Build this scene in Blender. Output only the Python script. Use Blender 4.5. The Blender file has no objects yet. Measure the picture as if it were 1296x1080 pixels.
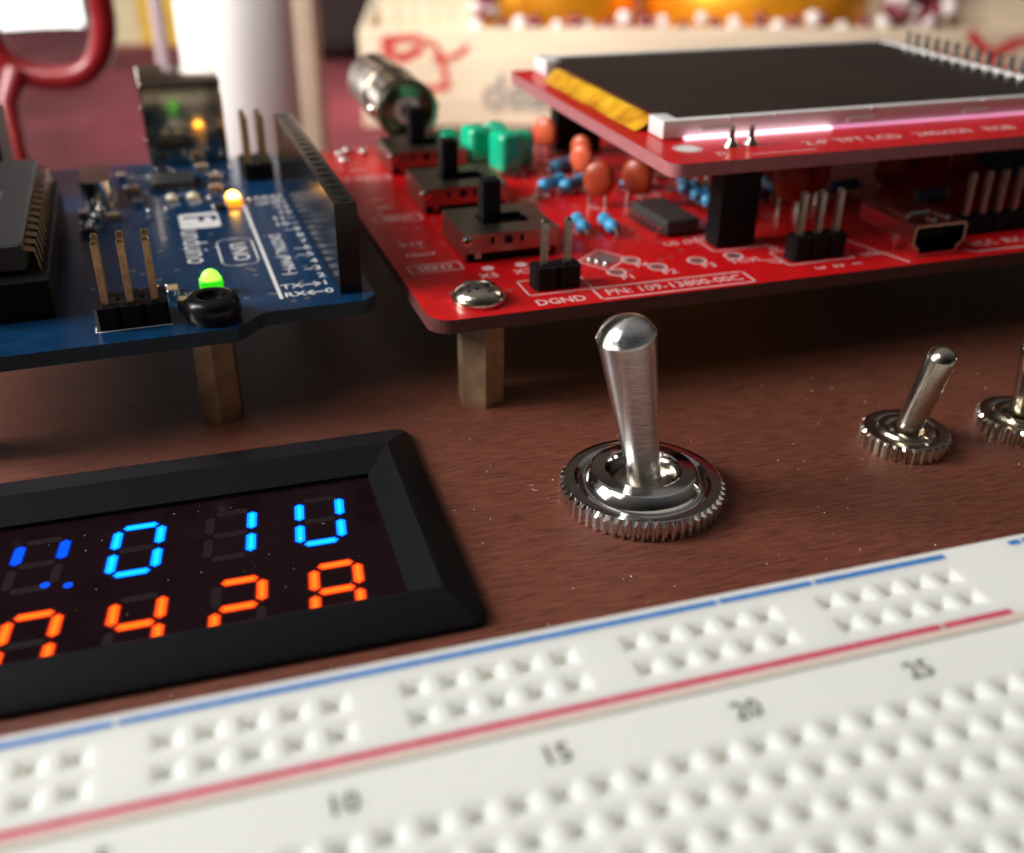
import bpy, bmesh, math, random
from mathutils import Vector, Matrix, Euler
random.seed(7)
PI = math.pi
S = bpy.context.scene
# ------------------------------------------------------------------ camera (1 unit = 1 mm)
cd = bpy.data.cameras.new("camera")
cam = bpy.data.objects.new("camera", cd)
S.collection.objects.link(cam)
S.camera = cam
R0 = (0.9550866, -0.2961394, 0.0105373)
R1 = (-0.1363964, -0.4709079, -0.8715743)
R2 = (0.2630696, 0.8309917, -0.4901501)
CAM = Vector((22.6817, -37.6831, 46.7317))
m = Matrix(((R0[0], -R1[0], -R2[0]), (R0[1], -R1[1], -R2[1]), (R0[2], -R1[2], -R2[2])))
cam.matrix_world = Matrix.Translation(CAM) @ m.to_4x4()
cd.sensor_width = 36.0
cd.lens = 1292.6 / 1296 * 36.0
cd.clip_start = 1.0
cd.clip_end = 6000
cd.dof.use_dof = True
cd.dof.focus_distance = 99.0
cd.dof.aperture_fstop = cd.lens / 1000 / 1.7      # 1.7 mm pupil of a phone lens
# ------------------------------------------------------------------ world, window light, exposure
W = bpy.data.worlds.new("World"); S.world = W; W.use_nodes = True
wn = W.node_tree.nodes; wl = W.node_tree.links
bg = wn["Background"]
tc = wn.new("ShaderNodeTexCoord"); sx = wn.new("ShaderNodeSeparateXYZ"); cr = wn.new("ShaderNodeValToRGB")
mp = wn.new("ShaderNodeMapRange"); mp.inputs[1].default_value = -0.6; mp.inputs[2].default_value = 1.0
wl.new(tc.outputs["Generated"], sx.inputs[0]); wl.new(sx.outputs[2], mp.inputs[0])
wl.new(mp.outputs[0], cr.inputs[0]); 
my = wn.new("ShaderNodeMapRange"); my.inputs[1].default_value = -0.92; my.inputs[2].default_value = 0.05
my.inputs[3].default_value = 0.05; my.inputs[4].default_value = 1.0
wl.new(sx.outputs[1], my.inputs[0])
vm = wn.new("ShaderNodeVectorMath"); vm.operation = 'SCALE'
wl.new(cr.outputs[0], vm.inputs[0]); wl.new(my.outputs[0], vm.inputs[3]); wl.new(vm.outputs[0], bg.inputs[0])
cr.color_ramp.elements[0].position = 0.3; cr.color_ramp.elements[0].color = (0.05, 0.028, 0.024, 1)
cr.color_ramp.elements[1].position = 0.95; cr.color_ramp.elements[1].color = (0.90, 0.86, 0.84, 1)
e = cr.color_ramp.elements.new(0.45); e.color = (0.17, 0.13, 0.11, 1)
bg.inputs[1].default_value = 0.25

def area(name, loc, target, sx_, sy_, power, col):
    d = bpy.data.lights.new(name, 'AREA'); d.shape = 'RECTANGLE'; d.size = sx_; d.size_y = sy_
    d.energy = power; d.color = col
    o = bpy.data.objects.new(name, d); S.collection.objects.link(o)
    o.location = loc
    o.rotation_euler = (Vector(target) - Vector(loc)).to_track_quat('-Z', 'Y').to_euler()
    return o
area("window_light", (-560, 200, 335), (60, 60, 0), 270, 280, 7.4e6, (1.0, 0.98, 0.95))
area("upper_window_light", (-600, -10, 700), (80, 160, 0), 360, 280, 2.6e6, (1.0, 0.97, 0.93))
bl = area("crate_fill_light", (-120, 60, 420), (190, 420, -40), 200, 200, 0.33e6, (1.0, 0.96, 0.9))  # unseen narrow lamp added only to brighten the crate area
bl.data.spread = math.radians(44)

S.view_settings.view_transform = 'Standard'; S.view_settings.look = 'None'
S.view_settings.exposure = 0.0; S.view_settings.gamma = 1.0
S.view_settings.use_curve_mapping = False
S.render.engine = 'CYCLES'
S.cycles.use_denoising = True
S.cycles.max_bounces = 8

# ------------------------------------------------------------------ materials
def mat(name, col, rough=0.5, metal=0.0, coat=0.0, emis=None, es=0.0, var=0.0, vscale=1.0, bump=0.0, bscale=1.0,
        trans=0.0, sss=0.0, spec=0.5, col2=None, stretch=(1, 1, 1), rvar=0.0):
    M = bpy.data.materials.new(name); M.use_nodes = True
    n = M.node_tree.nodes; l = M.node_tree.links; b = n["Principled BSDF"]
    b.inputs["Base Color"].default_value = (*col, 1)
    b.inputs["Roughness"].default_value = rough; b.inputs["Metallic"].default_value = metal
    b.inputs["Coat Weight"].default_value = coat; b.inputs["Coat Roughness"].default_value = 0.08
    b.inputs["Specular IOR Level"].default_value = spec
    b.inputs["Transmission Weight"].default_value = trans
    if sss:
        b.inputs["Subsurface Weight"].default_value = sss
        b.inputs["Subsurface Radius"].default_value = (2.2, 2.1, 1.8); b.inputs["Subsurface Scale"].default_value = 1.0
    if emis:
        b.inputs["Emission Color"].default_value = (*emis, 1); b.inputs["Emission Strength"].default_value = es
    t = n.new("ShaderNodeTexCoord"); mpn = n.new("ShaderNodeMapping"); l.new(t.outputs["Object"], mpn.inputs[0])
    mpn.inputs["Scale"].default_value = stretch
    if var or col2:
        z = n.new("ShaderNodeTexNoise"); z.inputs["Scale"].default_value = vscale; z.inputs["Detail"].default_value = 6
        l.new(mpn.outputs[0], z.inputs["Vector"])
        r = n.new("ShaderNodeValToRGB"); l.new(z.outputs[0], r.inputs[0])
        c2 = col2 or tuple(min(1, c * (1 + var)) for c in col); c1 = tuple(c * (1 - var) for c in col)
        r.color_ramp.elements[0].position = 0.32; r.color_ramp.elements[0].color = (*c1, 1)
        r.color_ramp.elements[1].position = 0.68; r.color_ramp.elements[1].color = (*c2, 1)
        l.new(r.outputs[0], b.inputs["Base Color"])
    if rvar:
        z2 = n.new("ShaderNodeTexNoise"); z2.inputs["Scale"].default_value = vscale * 2.3; z2.inputs["Detail"].default_value = 5
        l.new(mpn.outputs[0], z2.inputs["Vector"])
        mr = n.new("ShaderNodeMapRange"); mr.inputs[3].default_value = max(0, rough - rvar); mr.inputs[4].default_value = rough + rvar
        l.new(z2.outputs[0], mr.inputs[0]); l.new(mr.outputs[0], b.inputs["Roughness"])
    if bump:
        z3 = n.new("ShaderNodeTexNoise"); z3.inputs["Scale"].default_value = bscale; z3.inputs["Detail"].default_value = 5
        l.new(mpn.outputs[0], z3.inputs["Vector"])
        bp = n.new("ShaderNodeBump"); bp.inputs["Strength"].default_value = 1.0; bp.inputs["Distance"].default_value = bump
        l.new(z3.outputs[0], bp.inputs["Height"]); l.new(bp.outputs[0], b.inputs["Normal"])
    return M

def wood_mat():
    M = bpy.data.materials.new("dark_wood"); M.use_nodes = True
    n = M.node_tree.nodes; l = M.node_tree.links; b = n["Principled BSDF"]
    t = n.new("ShaderNodeTexCoord"); mpn = n.new("ShaderNodeMapping"); l.new(t.outputs["Object"], mpn.inputs[0])
    mpn.inputs["Rotation"].default_value = (0, 0, math.radians(6)); mpn.inputs["Scale"].default_value = (0.13, 1.0, 1.0)
    z = n.new("ShaderNodeTexNoise"); z.inputs["Scale"].default_value = 2.6; z.inputs["Detail"].default_value = 10; z.inputs["Roughness"].default_value = 0.72
    l.new(mpn.outputs[0], z.inputs["Vector"])
    zb = n.new("ShaderNodeTexNoise"); zb.inputs["Scale"].default_value = 0.07; zb.inputs["Detail"].default_value = 3
    l.new(t.outputs["Object"], zb.inputs["Vector"])
    r = n.new("ShaderNodeValToRGB"); l.new(z.outputs[0], r.inputs[0])
    r.color_ramp.elements[0].position = 0.30; r.color_ramp.elements[0].color = (0.074, 0.022, 0.012, 1)
    r.color_ramp.elements[1].position = 0.74; r.color_ramp.elements[1].color = (0.215, 0.069, 0.039, 1)
    e_ = r.color_ramp.elements.new(0.5); e_.color = (0.142, 0.042, 0.024, 1)
    mx = n.new("ShaderNodeMix"); mx.data_type = 'RGBA'; mx.blend_type = 'MULTIPLY'; mx.inputs[0].default_value = 0.6
    r2 = n.new("ShaderNodeValToRGB"); l.new(zb.outputs[0], r2.inputs[0])
    r2.color_ramp.elements[0].position = 0.35; r2.color_ramp.elements[0].color = (0.72, 0.68, 0.68, 1)
    r2.color_ramp.elements[1].position = 0.65; r2.color_ramp.elements[1].color = (1, 1, 1, 1)
    m4 = n.new("ShaderNodeMapping"); m4.inputs["Scale"].default_value = (0.22, 2.4, 1); m4.inputs["Rotation"].default_value = (0, 0, math.radians(5))
    l.new(t.outputs["Object"], m4.inputs[0])
    z4 = n.new("ShaderNodeTexNoise"); z4.inputs["Scale"].default_value = 2.2; z4.inputs["Detail"].default_value = 2
    l.new(m4.outputs[0], z4.inputs["Vector"])
    r4 = n.new("ShaderNodeValToRGB"); l.new(z4.outputs[0], r4.inputs[0])
    r4.color_ramp.elements[0].position = 0.33; r4.color_ramp.elements[0].color = (0.35, 0.32, 0.30, 1)
    r4.color_ramp.elements[1].position = 0.43; r4.color_ramp.elements[1].color = (1, 1, 1, 1)
    mx4 = n.new("ShaderNodeMix"); mx4.data_type = 'RGBA'; mx4.blend_type = 'MULTIPLY'; mx4.inputs[0].default_value = 0.5
    l.new(r.outputs[0], mx4.inputs[6]); l.new(r4.outputs[0], mx4.inputs[7]); l.new(mx4.outputs[2], mx.inputs[6]); l.new(r2.outputs[0], mx.inputs[7]); l.new(mx.outputs[2], b.inputs["Base Color"])
    mr = n.new("ShaderNodeMapRange"); mr.inputs[3].default_value = 0.42; mr.inputs[4].default_value = 0.62
    l.new(z.outputs[0], mr.inputs[0]); l.new(mr.outputs[0], b.inputs["Roughness"])
    m2 = n.new("ShaderNodeMapping"); m2.inputs["Scale"].default_value = (0.35, 2.6, 1); m2.inputs["Rotation"].default_value = (0, 0, math.radians(6))
    l.new(t.outputs["Object"], m2.inputs[0])
    z3 = n.new("ShaderNodeTexNoise"); z3.inputs["Scale"].default_value = 1.6; z3.inputs["Detail"].default_value = 8; z3.inputs["Roughness"].default_value = 0.7
    l.new(m2.outputs[0], z3.inputs["Vector"])
    bp = n.new("ShaderNodeBump"); bp.inputs["Distance"].default_value = 0.09; bp.inputs["Strength"].default_value = 0.9
    l.new(z3.outputs[0], bp.inputs["Height"]); l.new(bp.outputs[0], b.inputs["Normal"])
    b.inputs["Specular IOR Level"].default_value = 0.3
    return M

M = {}
M['wood'] = wood_mat()
M['cloth'] = mat("red_cloth", (0.19, 0.030, 0.040), 0.85, var=0.45, vscale=0.014, bump=2.2, bscale=0.09)
M['white'] = mat("white_plastic", (0.84, 0.85, 0.79), 0.38, var=0.02, vscale=0.05, sss=0.9)
M['contact'] = mat("contact_metal", (0.52, 0.50, 0.42), 0.5)
M['blue_ink'] = mat("blue_ink", (0.025, 0.20, 0.56), 0.45, var=0.10, vscale=1.5)
M['red_ink'] = mat("red_ink", (0.66, 0.035, 0.11), 0.45, var=0.10, vscale=1.5)
M['pink'] = mat("pale_pink", (0.78, 0.62, 0.54), 0.4, var=0.03, vscale=0.6)
M['grey_ink'] = mat("grey_ink", (0.03, 0.028, 0.025), 0.5, var=0.25, vscale=3)
M['black'] = mat("black_plastic", (0.006, 0.006, 0.007), 0.48, spec=0.14, var=0.2, vscale=2, bump=0.012, bscale=6, rvar=0.08)
M['bezel'] = mat("matte_black_plastic", (0.0055, 0.0055, 0.0075), 0.55, spec=0.12, var=0.15, vscale=3, bump=0.012, bscale=9)
M['gloss_black'] = mat("glossy_black_plastic", (0.008, 0.008, 0.008), 0.16, spec=0.35, var=0.2, vscale=1, rvar=0.05)
M['window'] = mat("tinted_window", (0.010, 0.004, 0.006), 0.13, coat=0.2, var=0.2, vscale=0.4, rvar=0.04, spec=0.35)
M['ghost'] = mat("unlit_segment", (0.0145, 0.009, 0.0105), 0.35)
M['chrome'] = mat("chrome", (0.74, 0.73, 0.72), 0.09, metal=1, var=0.05, vscale=1.2, rvar=0.05)
M['lever'] = mat("brushed_chrome", (0.80, 0.80, 0.79), 0.07, metal=1, var=0.10, vscale=1.5, bump=0.04, bscale=2.2, stretch=(0.25, 0.25, 4.5), rvar=0.0)
_b = M["lever"].node_tree.nodes["Principled BSDF"]; _b.inputs["Roughness"].default_value = 0.22; _b.inputs["Anisotropic"].default_value = 0.95; _b.inputs["Anisotropic Rotation"].default_value = 0.25
_t = M["lever"].node_tree.nodes.new("ShaderNodeTangent"); _t.direction_type = "RADIAL"; _t.axis = "Z"; M["lever"].node_tree.links.new(_t.outputs[0], _b.inputs["Tangent"])
M['nickel'] = mat("nickel", (0.60, 0.54, 0.45), 0.20, metal=1, var=0.1, vscale=1.0, rvar=0.08, bump=0.01, bscale=3)
M['steel'] = mat("dull_tin_plate", (0.38, 0.32, 0.25), 0.32, metal=1, var=0.15, vscale=0.8, rvar=0.10)
M['silver'] = mat("silver_plate", (0.80, 0.76, 0.72), 0.14, metal=1, var=0.05, vscale=0.6, rvar=0.05)
M['brass'] = mat("aged_brass", (0.46, 0.32, 0.19), 0.36, metal=0.7, var=0.22, vscale=0.5, rvar=0.1, bump=0.02, bscale=2)
M['gold'] = mat("gold_pin", (0.50, 0.35, 0.17), 0.32, metal=0.9, var=0.2, vscale=1.5, rvar=0.1)
M['pin'] = mat("tinned_pin", (0.45, 0.40, 0.34), 0.28, metal=0.95, var=0.15, vscale=2)
M['solder'] = mat("solder", (0.85, 0.83, 0.80), 0.12, metal=1)
M['red_pcb'] = mat("red_solder_mask", (0.57, 0.007, 0.009), 0.30, spec=0.35, var=0.10, vscale=0.5, bump=0.01, bscale=1.5)
M['red_edge'] = mat("red_board_edge", (0.10, 0.025, 0.020), 0.6, var=0.2, vscale=1)
M['pink_edge'] = mat("pale_board_edge", (0.40, 0.14, 0.15), 0.5, var=0.1, vscale=1)
M['blue_pcb'] = mat("blue_solder_mask", (0.004, 0.033, 0.092), 0.26, coat=0.35, var=0.22, vscale=0.35, bump=0.012, bscale=1.2)
M['blue_edge'] = mat("blue_board_edge", (0.035, 0.055, 0.065), 0.55, var=0.2, vscale=1)
M['silk'] = mat("white_silkscreen", (0.72, 0.70, 0.70), 0.5, var=0.12, vscale=2.5)
M['pinksilk'] = mat("pale_silkscreen", (0.78, 0.50, 0.50), 0.5, var=0.12, vscale=2.5)
M['trace'] = mat("mask_over_trace", (0.007, 0.048, 0.125), 0.26, coat=0.3)
M['red_trace'] = mat("red_mask_over_trace", (0.60, 0.035, 0.025), 0.27, coat=0.3)
M['pad'] = mat("tinned_pad", (0.50, 0.46, 0.42), 0.3, metal=0.8)
M['ic'] = mat("chip_epoxy", (0.035, 0.035, 0.036), 0.42, var=0.15, vscale=2, bump=0.02, bscale=6)
M['green'] = mat("green_film_coat", (0.004, 0.50, 0.27), 0.2, coat=0.6, var=0.1, vscale=0.5)
M['orange'] = mat("orange_ceramic", (0.36, 0.046, 0.012), 0.38, coat=0.1, var=0.15, vscale=0.6)
M['bright_orange'] = mat("bright_orange_ceramic", (0.72, 0.12, 0.045), 0.38, coat=0.1, var=0.1, vscale=0.6)
M['resblue'] = mat("blue_resistor_coat", (0.05, 0.36, 0.66), 0.3, coat=0.3, var=0.2, vscale=1.3)
M['band'] = mat("dark_colour_band", (0.05, 0.03, 0.03), 0.4)
M['tan'] = mat("tan_ceramic", (0.42, 0.27, 0.16), 0.5, var=0.2, vscale=1)
M['cream'] = mat("cream_led_body", (0.72, 0.66, 0.50), 0.4)
M['lcdwhite'] = mat("white_frame_plastic", (0.74, 0.72, 0.70), 0.32, var=0.03, vscale=0.3)
M['glass'] = mat("dark_display_glass", (0.016, 0.010, 0.008), 0.16, spec=0.55, var=0.35, vscale=0.05, rvar=0.06)
M['flex'] = mat("amber_flex", (0.66, 0.19, 0.008), 0.35, coat=0.2, var=0.35, bump=0.25, bscale=0.7, vscale=0.3, col2=(0.85, 0.50, 0.02))
M['glare'] = mat("board_glare", (1, 0.6, 0.7), 0.4, emis=(1.0, 0.62, 0.72), es=2.2)  # emission imitating a bright reflection on the glossy board
M['g_led'] = mat("lit_green", (0.2, 1, 0.1), 0.3, emis=(0.16, 1.0, 0.03), es=4.5)
M['g_glow'] = mat("green_led_body", (0.1, 0.5, 0.05), 0.3, emis=(0.03, 0.8, 0.005), es=0.9)
M['o_glow'] = mat("amber_led_body", (0.6, 0.3, 0.05), 0.3, emis=(1.0, 0.27, 0.005), es=2.2)
M['o_led'] = mat("lit_amber", (1, 0.6, 0.1), 0.3, emis=(1.0, 0.50, 0.06), es=22)
M['blue_on'] = mat("lit_blue_segment", (0, 0.3, 1), 0.3, emis=(0.0, 0.22, 1.0), es=1.1)
M['blue_core'] = mat("lit_blue_core", (0, 0.5, 1), 0.3, emis=(0.01, 0.36, 1.0), es=1.1)
M['blue_dim'] = mat("dim_blue_segment", (0, 0.1, 1), 0.3, emis=(0.0, 0.03, 0.75), es=0.42)
M['red_on'] = mat("lit_red_segment", (1, 0.1, 0), 0.3, emis=(1.0, 0.036, 0.012), es=0.95)
M['red_halo'] = mat("red_segment_glow", (0.2, 0.01, 0), 0.3, emis=(1.0, 0.02, 0.01), es=0.10)
M['blue_halo'] = mat("blue_segment_glow", (0, 0.01, 0.2), 0.3, emis=(0.0, 0.06, 1.0), es=0.13)
M['red_core'] = mat("lit_red_core", (1, 0.2, 0), 0.3, emis=(1.0, 0.10, 0.012), es=1.1)
M['crate'] = mat("pale_wood", (0.76, 0.62, 0.45), 0.6, var=0.10, vscale=0.06, stretch=(0.4, 0.4, 3), bump=0.2, bscale=0.3)
M['ribbon'] = mat("red_print", (0.62, 0.05, 0.04), 0.6, var=0.2, vscale=0.1)
M['greyprint'] = mat("grey_print", (0.34, 0.31, 0.27), 0.6, var=0.2, vscale=0.2)
M['amber'] = mat("amber_foil", (0.95, 0.36, 0.015), 0.36, metal=0.55, var=0.15, vscale=0.02)
M['candle'] = mat("candle_glow", (1, 0.8, 0.3), 0.3, emis=(1.0, 0.55, 0.08), es=2.4)
M['pearl'] = mat("pearl_bead", (0.78, 0.70, 0.68), 0.25, coat=0.5)
M['maroon'] = mat("maroon_bead", (0.20, 0.012, 0.03), 0.25, coat=0.5)
M['paper'] = mat("white_paper", (0.92, 0.91, 0.90), 0.7, var=0.02, vscale=0.05)
M['beige'] = mat("beige_card", (0.74, 0.58, 0.44), 0.7, var=0.08, vscale=0.05)
M['redhandle'] = mat("red_handle_plastic", (0.26, 0.008, 0.012), 0.35, coat=0.15, var=0.1, vscale=0.1)
M['darkthing'] = mat("dark_fabric", (0.03, 0.018, 0.018), 0.8, var=0.2, vscale=0.1)
M['yellow'] = mat("yellow_card", (0.82, 0.52, 0.06), 0.6, var=0.1, vscale=0.1)
M['creamcard'] = mat("cream_card", (0.80, 0.68, 0.42), 0.6, var=0.1, vscale=0.1)
M['dust'] = mat("dust", (0.75, 0.70, 0.64), 0.7)

# ------------------------------------------------------------------ mesh helpers
SPLIT = {k: k for k in ("wire_lead", "chip_lead", "end_cap", "shell_tab", "spring_tab", "punched_hole", "locking_stud", "locking_stud")}
SPLIT.update(pale_beads="pale_bead", dark_beads="dark_bead")
class MB:
    def __init__(s): s.v = []; s.f = []
    def add(s, vs, fs, X=None):
        k = len(s.v)
        s.v += [tuple(X @ Vector(p)) if X is not None else tuple(p) for p in vs]
        s.f += [tuple(i + k for i in f) for f in fs]
        return s
    def bm(s, b, X=None):
        b.verts.ensure_lookup_table()
        for i, v in enumerate(b.verts): v.index = i
        s.add([v.co.copy() for v in b.verts], [[v.index for v in f.verts] for f in b.faces], X); b.free()
        return s
    def box(s, x0, x1, y0, y1, z0, z1, bev=0.0, seg=1, X=None):
        b = bmesh.new(); bmesh.ops.create_cube(b, size=1)
        for v in b.verts:
            v.co = ((x0 + x1) / 2 + v.co.x * (x1 - x0), (y0 + y1) / 2 + v.co.y * (y1 - y0), (z0 + z1) / 2 + v.co.z * (z1 - z0))
        if bev: bmesh.ops.bevel(b, geom=b.edges[:], offset=bev, segments=seg, affect='EDGES', profile=0.6)
        return s.bm(b, X)
    def prism(s, pts, z0, z1, X=None, caps=True):
        n = len(pts)
        vs = [(x, y, z0) for x, y in pts] + [(x, y, z1) for x, y in pts]
        fs = [(i, (i + 1) % n, n + (i + 1) % n, n + i) for i in range(n)]
        if caps: fs += [tuple(range(n - 1, -1, -1)), tuple(range(n, 2 * n))]
        return s.add(vs, fs, X)
    def lathe(s, prof, n=32, X=None, cap0=True, cap1=True):
        vs = []; fs = []
        for r, z in prof:
            for i in range(n):
                a = 2 * PI * i / n; vs.append((r * math.cos(a), r * math.sin(a), z))
        for j in range(len(prof) - 1):
            for i in range(n):
                fs.append((j * n + i, j * n + (i + 1) % n, (j + 1) * n + (i + 1) % n, (j + 1) * n + i))
        if cap0: fs.append(tuple(range(n - 1, -1, -1)))
        if cap1: fs.append(tuple((len(prof) - 1) * n + i for i in range(n)))
        return s.add(vs, fs, X)
    def tube(s, pts, r, n=10, r1=None, closed=False):
        pts = [Vector(p) for p in pts]; N = len(pts); vs = []; fs = []
        up = None
        for k in range(N):
            if closed: d = pts[(k + 1) % N] - pts[k - 1]
            else: d = pts[min(k + 1, N - 1)] - pts[max(k - 1, 0)]
            d.normalize()
            if up is None:
                up = Vector((0, 0, 1)) if abs(d.z) < 0.9 else Vector((1, 0, 0))
            a = d.cross(up).normalized(); b = a.cross(d).normalized(); up = b
            rr = r if r1 is None else r + (r1 - r) * k / (N - 1)
            for i in range(n):
                t = 2 * PI * i / n; vs.append(pts[k] + a * rr * math.cos(t) + b * rr * math.sin(t))
        for k in range(N if closed else N - 1):
            q = (k + 1) % N
            for i in range(n): fs.append((k * n + i, k * n + (i + 1) % n, q * n + (i + 1) % n, q * n + i))
        if not closed: fs += [tuple(range(n - 1, -1, -1)), tuple((N - 1) * n + i for i in range(n))]
        return s.add(vs, fs)
    def sphere(s, c, r, nu=14, nv=9, sc=(1, 1, 1), X=None):
        b = bmesh.new(); bmesh.ops.create_uvsphere(b, u_segments=nu, v_segments=nv, radius=r)
        for v in b.verts: v.co = Vector((v.co.x * sc[0], v.co.y * sc[1], v.co.z * sc[2])) + (Vector(c) if X is None else Vector((0, 0, 0)))
        return s.bm(b, X)
    def flat(s, pts, z, X=None):
        return s.add([(x, y, z) for x, y in pts], [tuple(range(len(pts)))], X)
    def ring2d(s, cx, cy, r0, r1, z, n=20, a0=0, a1=2 * PI, sy=1.0):
        vs = []; fs = []
        for i in range(n + 1):
            a = a0 + (a1 - a0) * i / n
            vs += [(cx + r0 * math.cos(a), cy + sy * r0 * math.sin(a), z), (cx + r1 * math.cos(a), cy + sy * r1 * math.sin(a), z)]
        for i in range(n): fs.append((2 * i, 2 * i + 1, 2 * i + 3, 2 * i + 2))
        return s.add(vs, fs)
    def outline(s, pts, w, z):
        n = len(pts)
        for i in range(n):
            a = Vector(pts[i]); b = Vector(pts[(i + 1) % n]); s.line(a, b, w, z)
        return s
    def line(s, a, b, w, z, ext=True):
        a = Vector(a); b = Vector(b); d = (b - a).normalized(); nrm = Vector((-d.y, d.x)) * w / 2
        if ext: a = a - d * w / 2; b = b + d * w / 2
        return s.add([(*(a + nrm), z), (*(a - nrm), z), (*(b - nrm), z), (*(b + nrm), z)], [(0, 1, 2, 3)])
    def text(s, txt, size, x, y, z, rot=0.0, align='LEFT', sx=1.0, off=0.0):
        c = bpy.data.curves.new("txt", 'FONT'); c.body = txt; c.size = size; c.align_x = align; c.align_y = 'CENTER'; c.offset = off
        c.resolution_u = 2
        o = bpy.data.objects.new("txt", c); S.collection.objects.link(o)
        dg = bpy.context.evaluated_depsgraph_get(); dg.update()
        me = bpy.data.meshes.new_from_object(o.evaluated_get(dg))
        X = Matrix.Translation((x, y, z)) @ Matrix.Rotation(rot, 4, 'Z') @ Matrix.Diagonal((sx, 1, 1, 1))
        s.add([v.co.copy() for v in me.vertices], [tuple(p.vertices) for p in me.polygons], X)
        bpy.data.objects.remove(o); bpy.data.curves.remove(c); bpy.data.meshes.remove(me)
        return s
    def pieces(s):
        par = list(range(len(s.v)))
        def fd(a):
            while par[a] != a: par[a] = par[par[a]]; a = par[a]
            return a
        for f in s.f:
            for i in f[1:]: par[fd(i)] = fd(f[0])
        g = {}
        for f in s.f: g.setdefault(fd(f[0]), []).append(f)
        out_ = []
        for fs in g.values():
            ids = sorted({i for f in fs for i in f}); mp_ = {k: j for j, k in enumerate(ids)}
            q_ = MB(); q_.v = [s.v[i] for i in ids]; q_.f = [tuple(mp_[i] for i in f) for f in fs]; out_.append(q_)
        return out_
    def build(s, name, material, parent=None, smooth=35, off=None):
        if name in SPLIT and parent is not None:
            o_ = None
            for q_ in s.pieces(): o_ = q_.build1(SPLIT[name], material, parent, smooth, off)
            return o_
        return s.build1(name, material, parent, smooth, off)
    def build1(s, name, material, parent=None, smooth=35, off=None):
        me = bpy.data.meshes.new(name)
        vs = s.v if off is None else [(x - off[0], y - off[1], z - off[2]) for x, y, z in s.v]
        me.from_pydata(vs, [], s.f); me.update()
        b = bmesh.new(); b.from_mesh(me)
        if smooth is not None: bmesh.ops.recalc_face_normals(b, faces=b.faces[:])
        else:
            for f in b.faces:
                if f.normal.z < 0: f.normal_flip()
        b.to_mesh(me); b.free()
        me.materials.append(material)
        if smooth:
            me.polygons.foreach_set("use_smooth", [True] * len(me.polygons)); me.set_sharp_from_angle(angle=math.radians(smooth))
        o = bpy.data.objects.new(name, me); S.collection.objects.link(o)
        if parent: o.parent = parent
        return o

def tag(o, label=None, cat=None, group=None, kind=None):
    if label: o["label"] = label
    if cat: o["category"] = cat
    if group: o["group"] = group
    if kind: o["kind"] = kind
    return o
def thing(name, label, cat, loc, rz=0.0, group=None, rot=None):
    o = bpy.data.objects.new(name, None); S.collection.objects.link(o)
    o.location = loc; o.rotation_euler = rot if rot else (0, 0, rz); o.empty_display_size = 3
    return tag(o, label, cat, group)
def copy_tree(o, parent=None):
    c = o.copy(); S.collection.objects.link(c); c.parent = parent
    for ch in list(o.children): copy_tree(ch, c)
    return c
def rrect(x0, x1, y0, y1, r, n=6):
    pts = []
    for cx, cy, a in ((x1 - r, y0 + r, -PI / 2), (x1 - r, y1 - r, 0), (x0 + r, y1 - r, PI / 2), (x0 + r, y0 + r, PI)):
        for i in range(n + 1):
            t = a + PI / 2 * i / n; pts.append((cx + r * math.cos(t), cy + r * math.sin(t)))
    return pts
def hexa(r, rot=0): return [(r * math.cos(rot + i * PI / 3), r * math.sin(rot + i * PI / 3)) for i in range(6)]
def RT(x=0, y=0, z=0, rz=0, rx=0, ry=0):
    return Matrix.Translation((x, y, z)) @ Euler((rx, ry, rz)).to_matrix().to_4x4()

ZW = -8.5     # wooden panel surface
# ------------------------------------------------------------------ the setting
b = MB().box(-60, 330, -120, 162, -63, ZW, 0.6, 2)
tag(b.build("wooden_surface", M['wood']), kind="structure", label="dark red-brown wooden box top the switches and boards stand on")
b = MB()
nx, ny = 70, 60
vs = []
for j in range(ny + 1):
    for i in range(nx + 1):
        x = -420 + 1300 * i / nx; y = -150 + 920 * j / ny
        w = 1.6 * math.sin(x * .021 + y * .013) + 1.1 * math.sin(x * .05 - y * .037 + 1)
        vs.append((x, y, -62.5 + w * (0.4 + 0.6 * min(1, max(0, (y - 120) / 200)))))
b.add(vs, [(j * (nx + 1) + i, j * (nx + 1) + i + 1, (j + 1) * (nx + 1) + i + 1, (j + 1) * (nx + 1) + i) for j in range(ny) for i in range(nx)])
tag(b.build("tablecloth_surface", M['cloth']), kind="structure", label="faded red tablecloth under everything")
# tall bright window beyond the table
t = thing("window", "overexposed bright window beyond the far left edge of the tablecloth", "window", (-420, 1480, -900))
MB().box(-400, 330, -2, 2, 20, 1000).build("pane", mat("bright_pane", (1, 1, 1), 0.5, emis=(1.0, 0.98, 0.95), es=3.0), t)
MB().box(-420, -400, -8, 8, 0, 1020, 1).box(330, 350, -8, 8, 0, 1020, 1).box(-400, 330, -8, 8, 1000, 1020, 1).box(-400, 330, -8, 8, 0, 20, 1).build("frame", mat("window_frame", (0.7, 0.68, 0.65), 0.5), t)
# plain wall beyond the table
b = MB().box(-1600, 2300, 1500, 1520, -900, 1400)
tag(b.build("wall", mat("pale_wall", (0.62, 0.50, 0.42), 0.9, var=0.1, vscale=0.003)), kind="structure", label="pale wall beyond the table")

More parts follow.
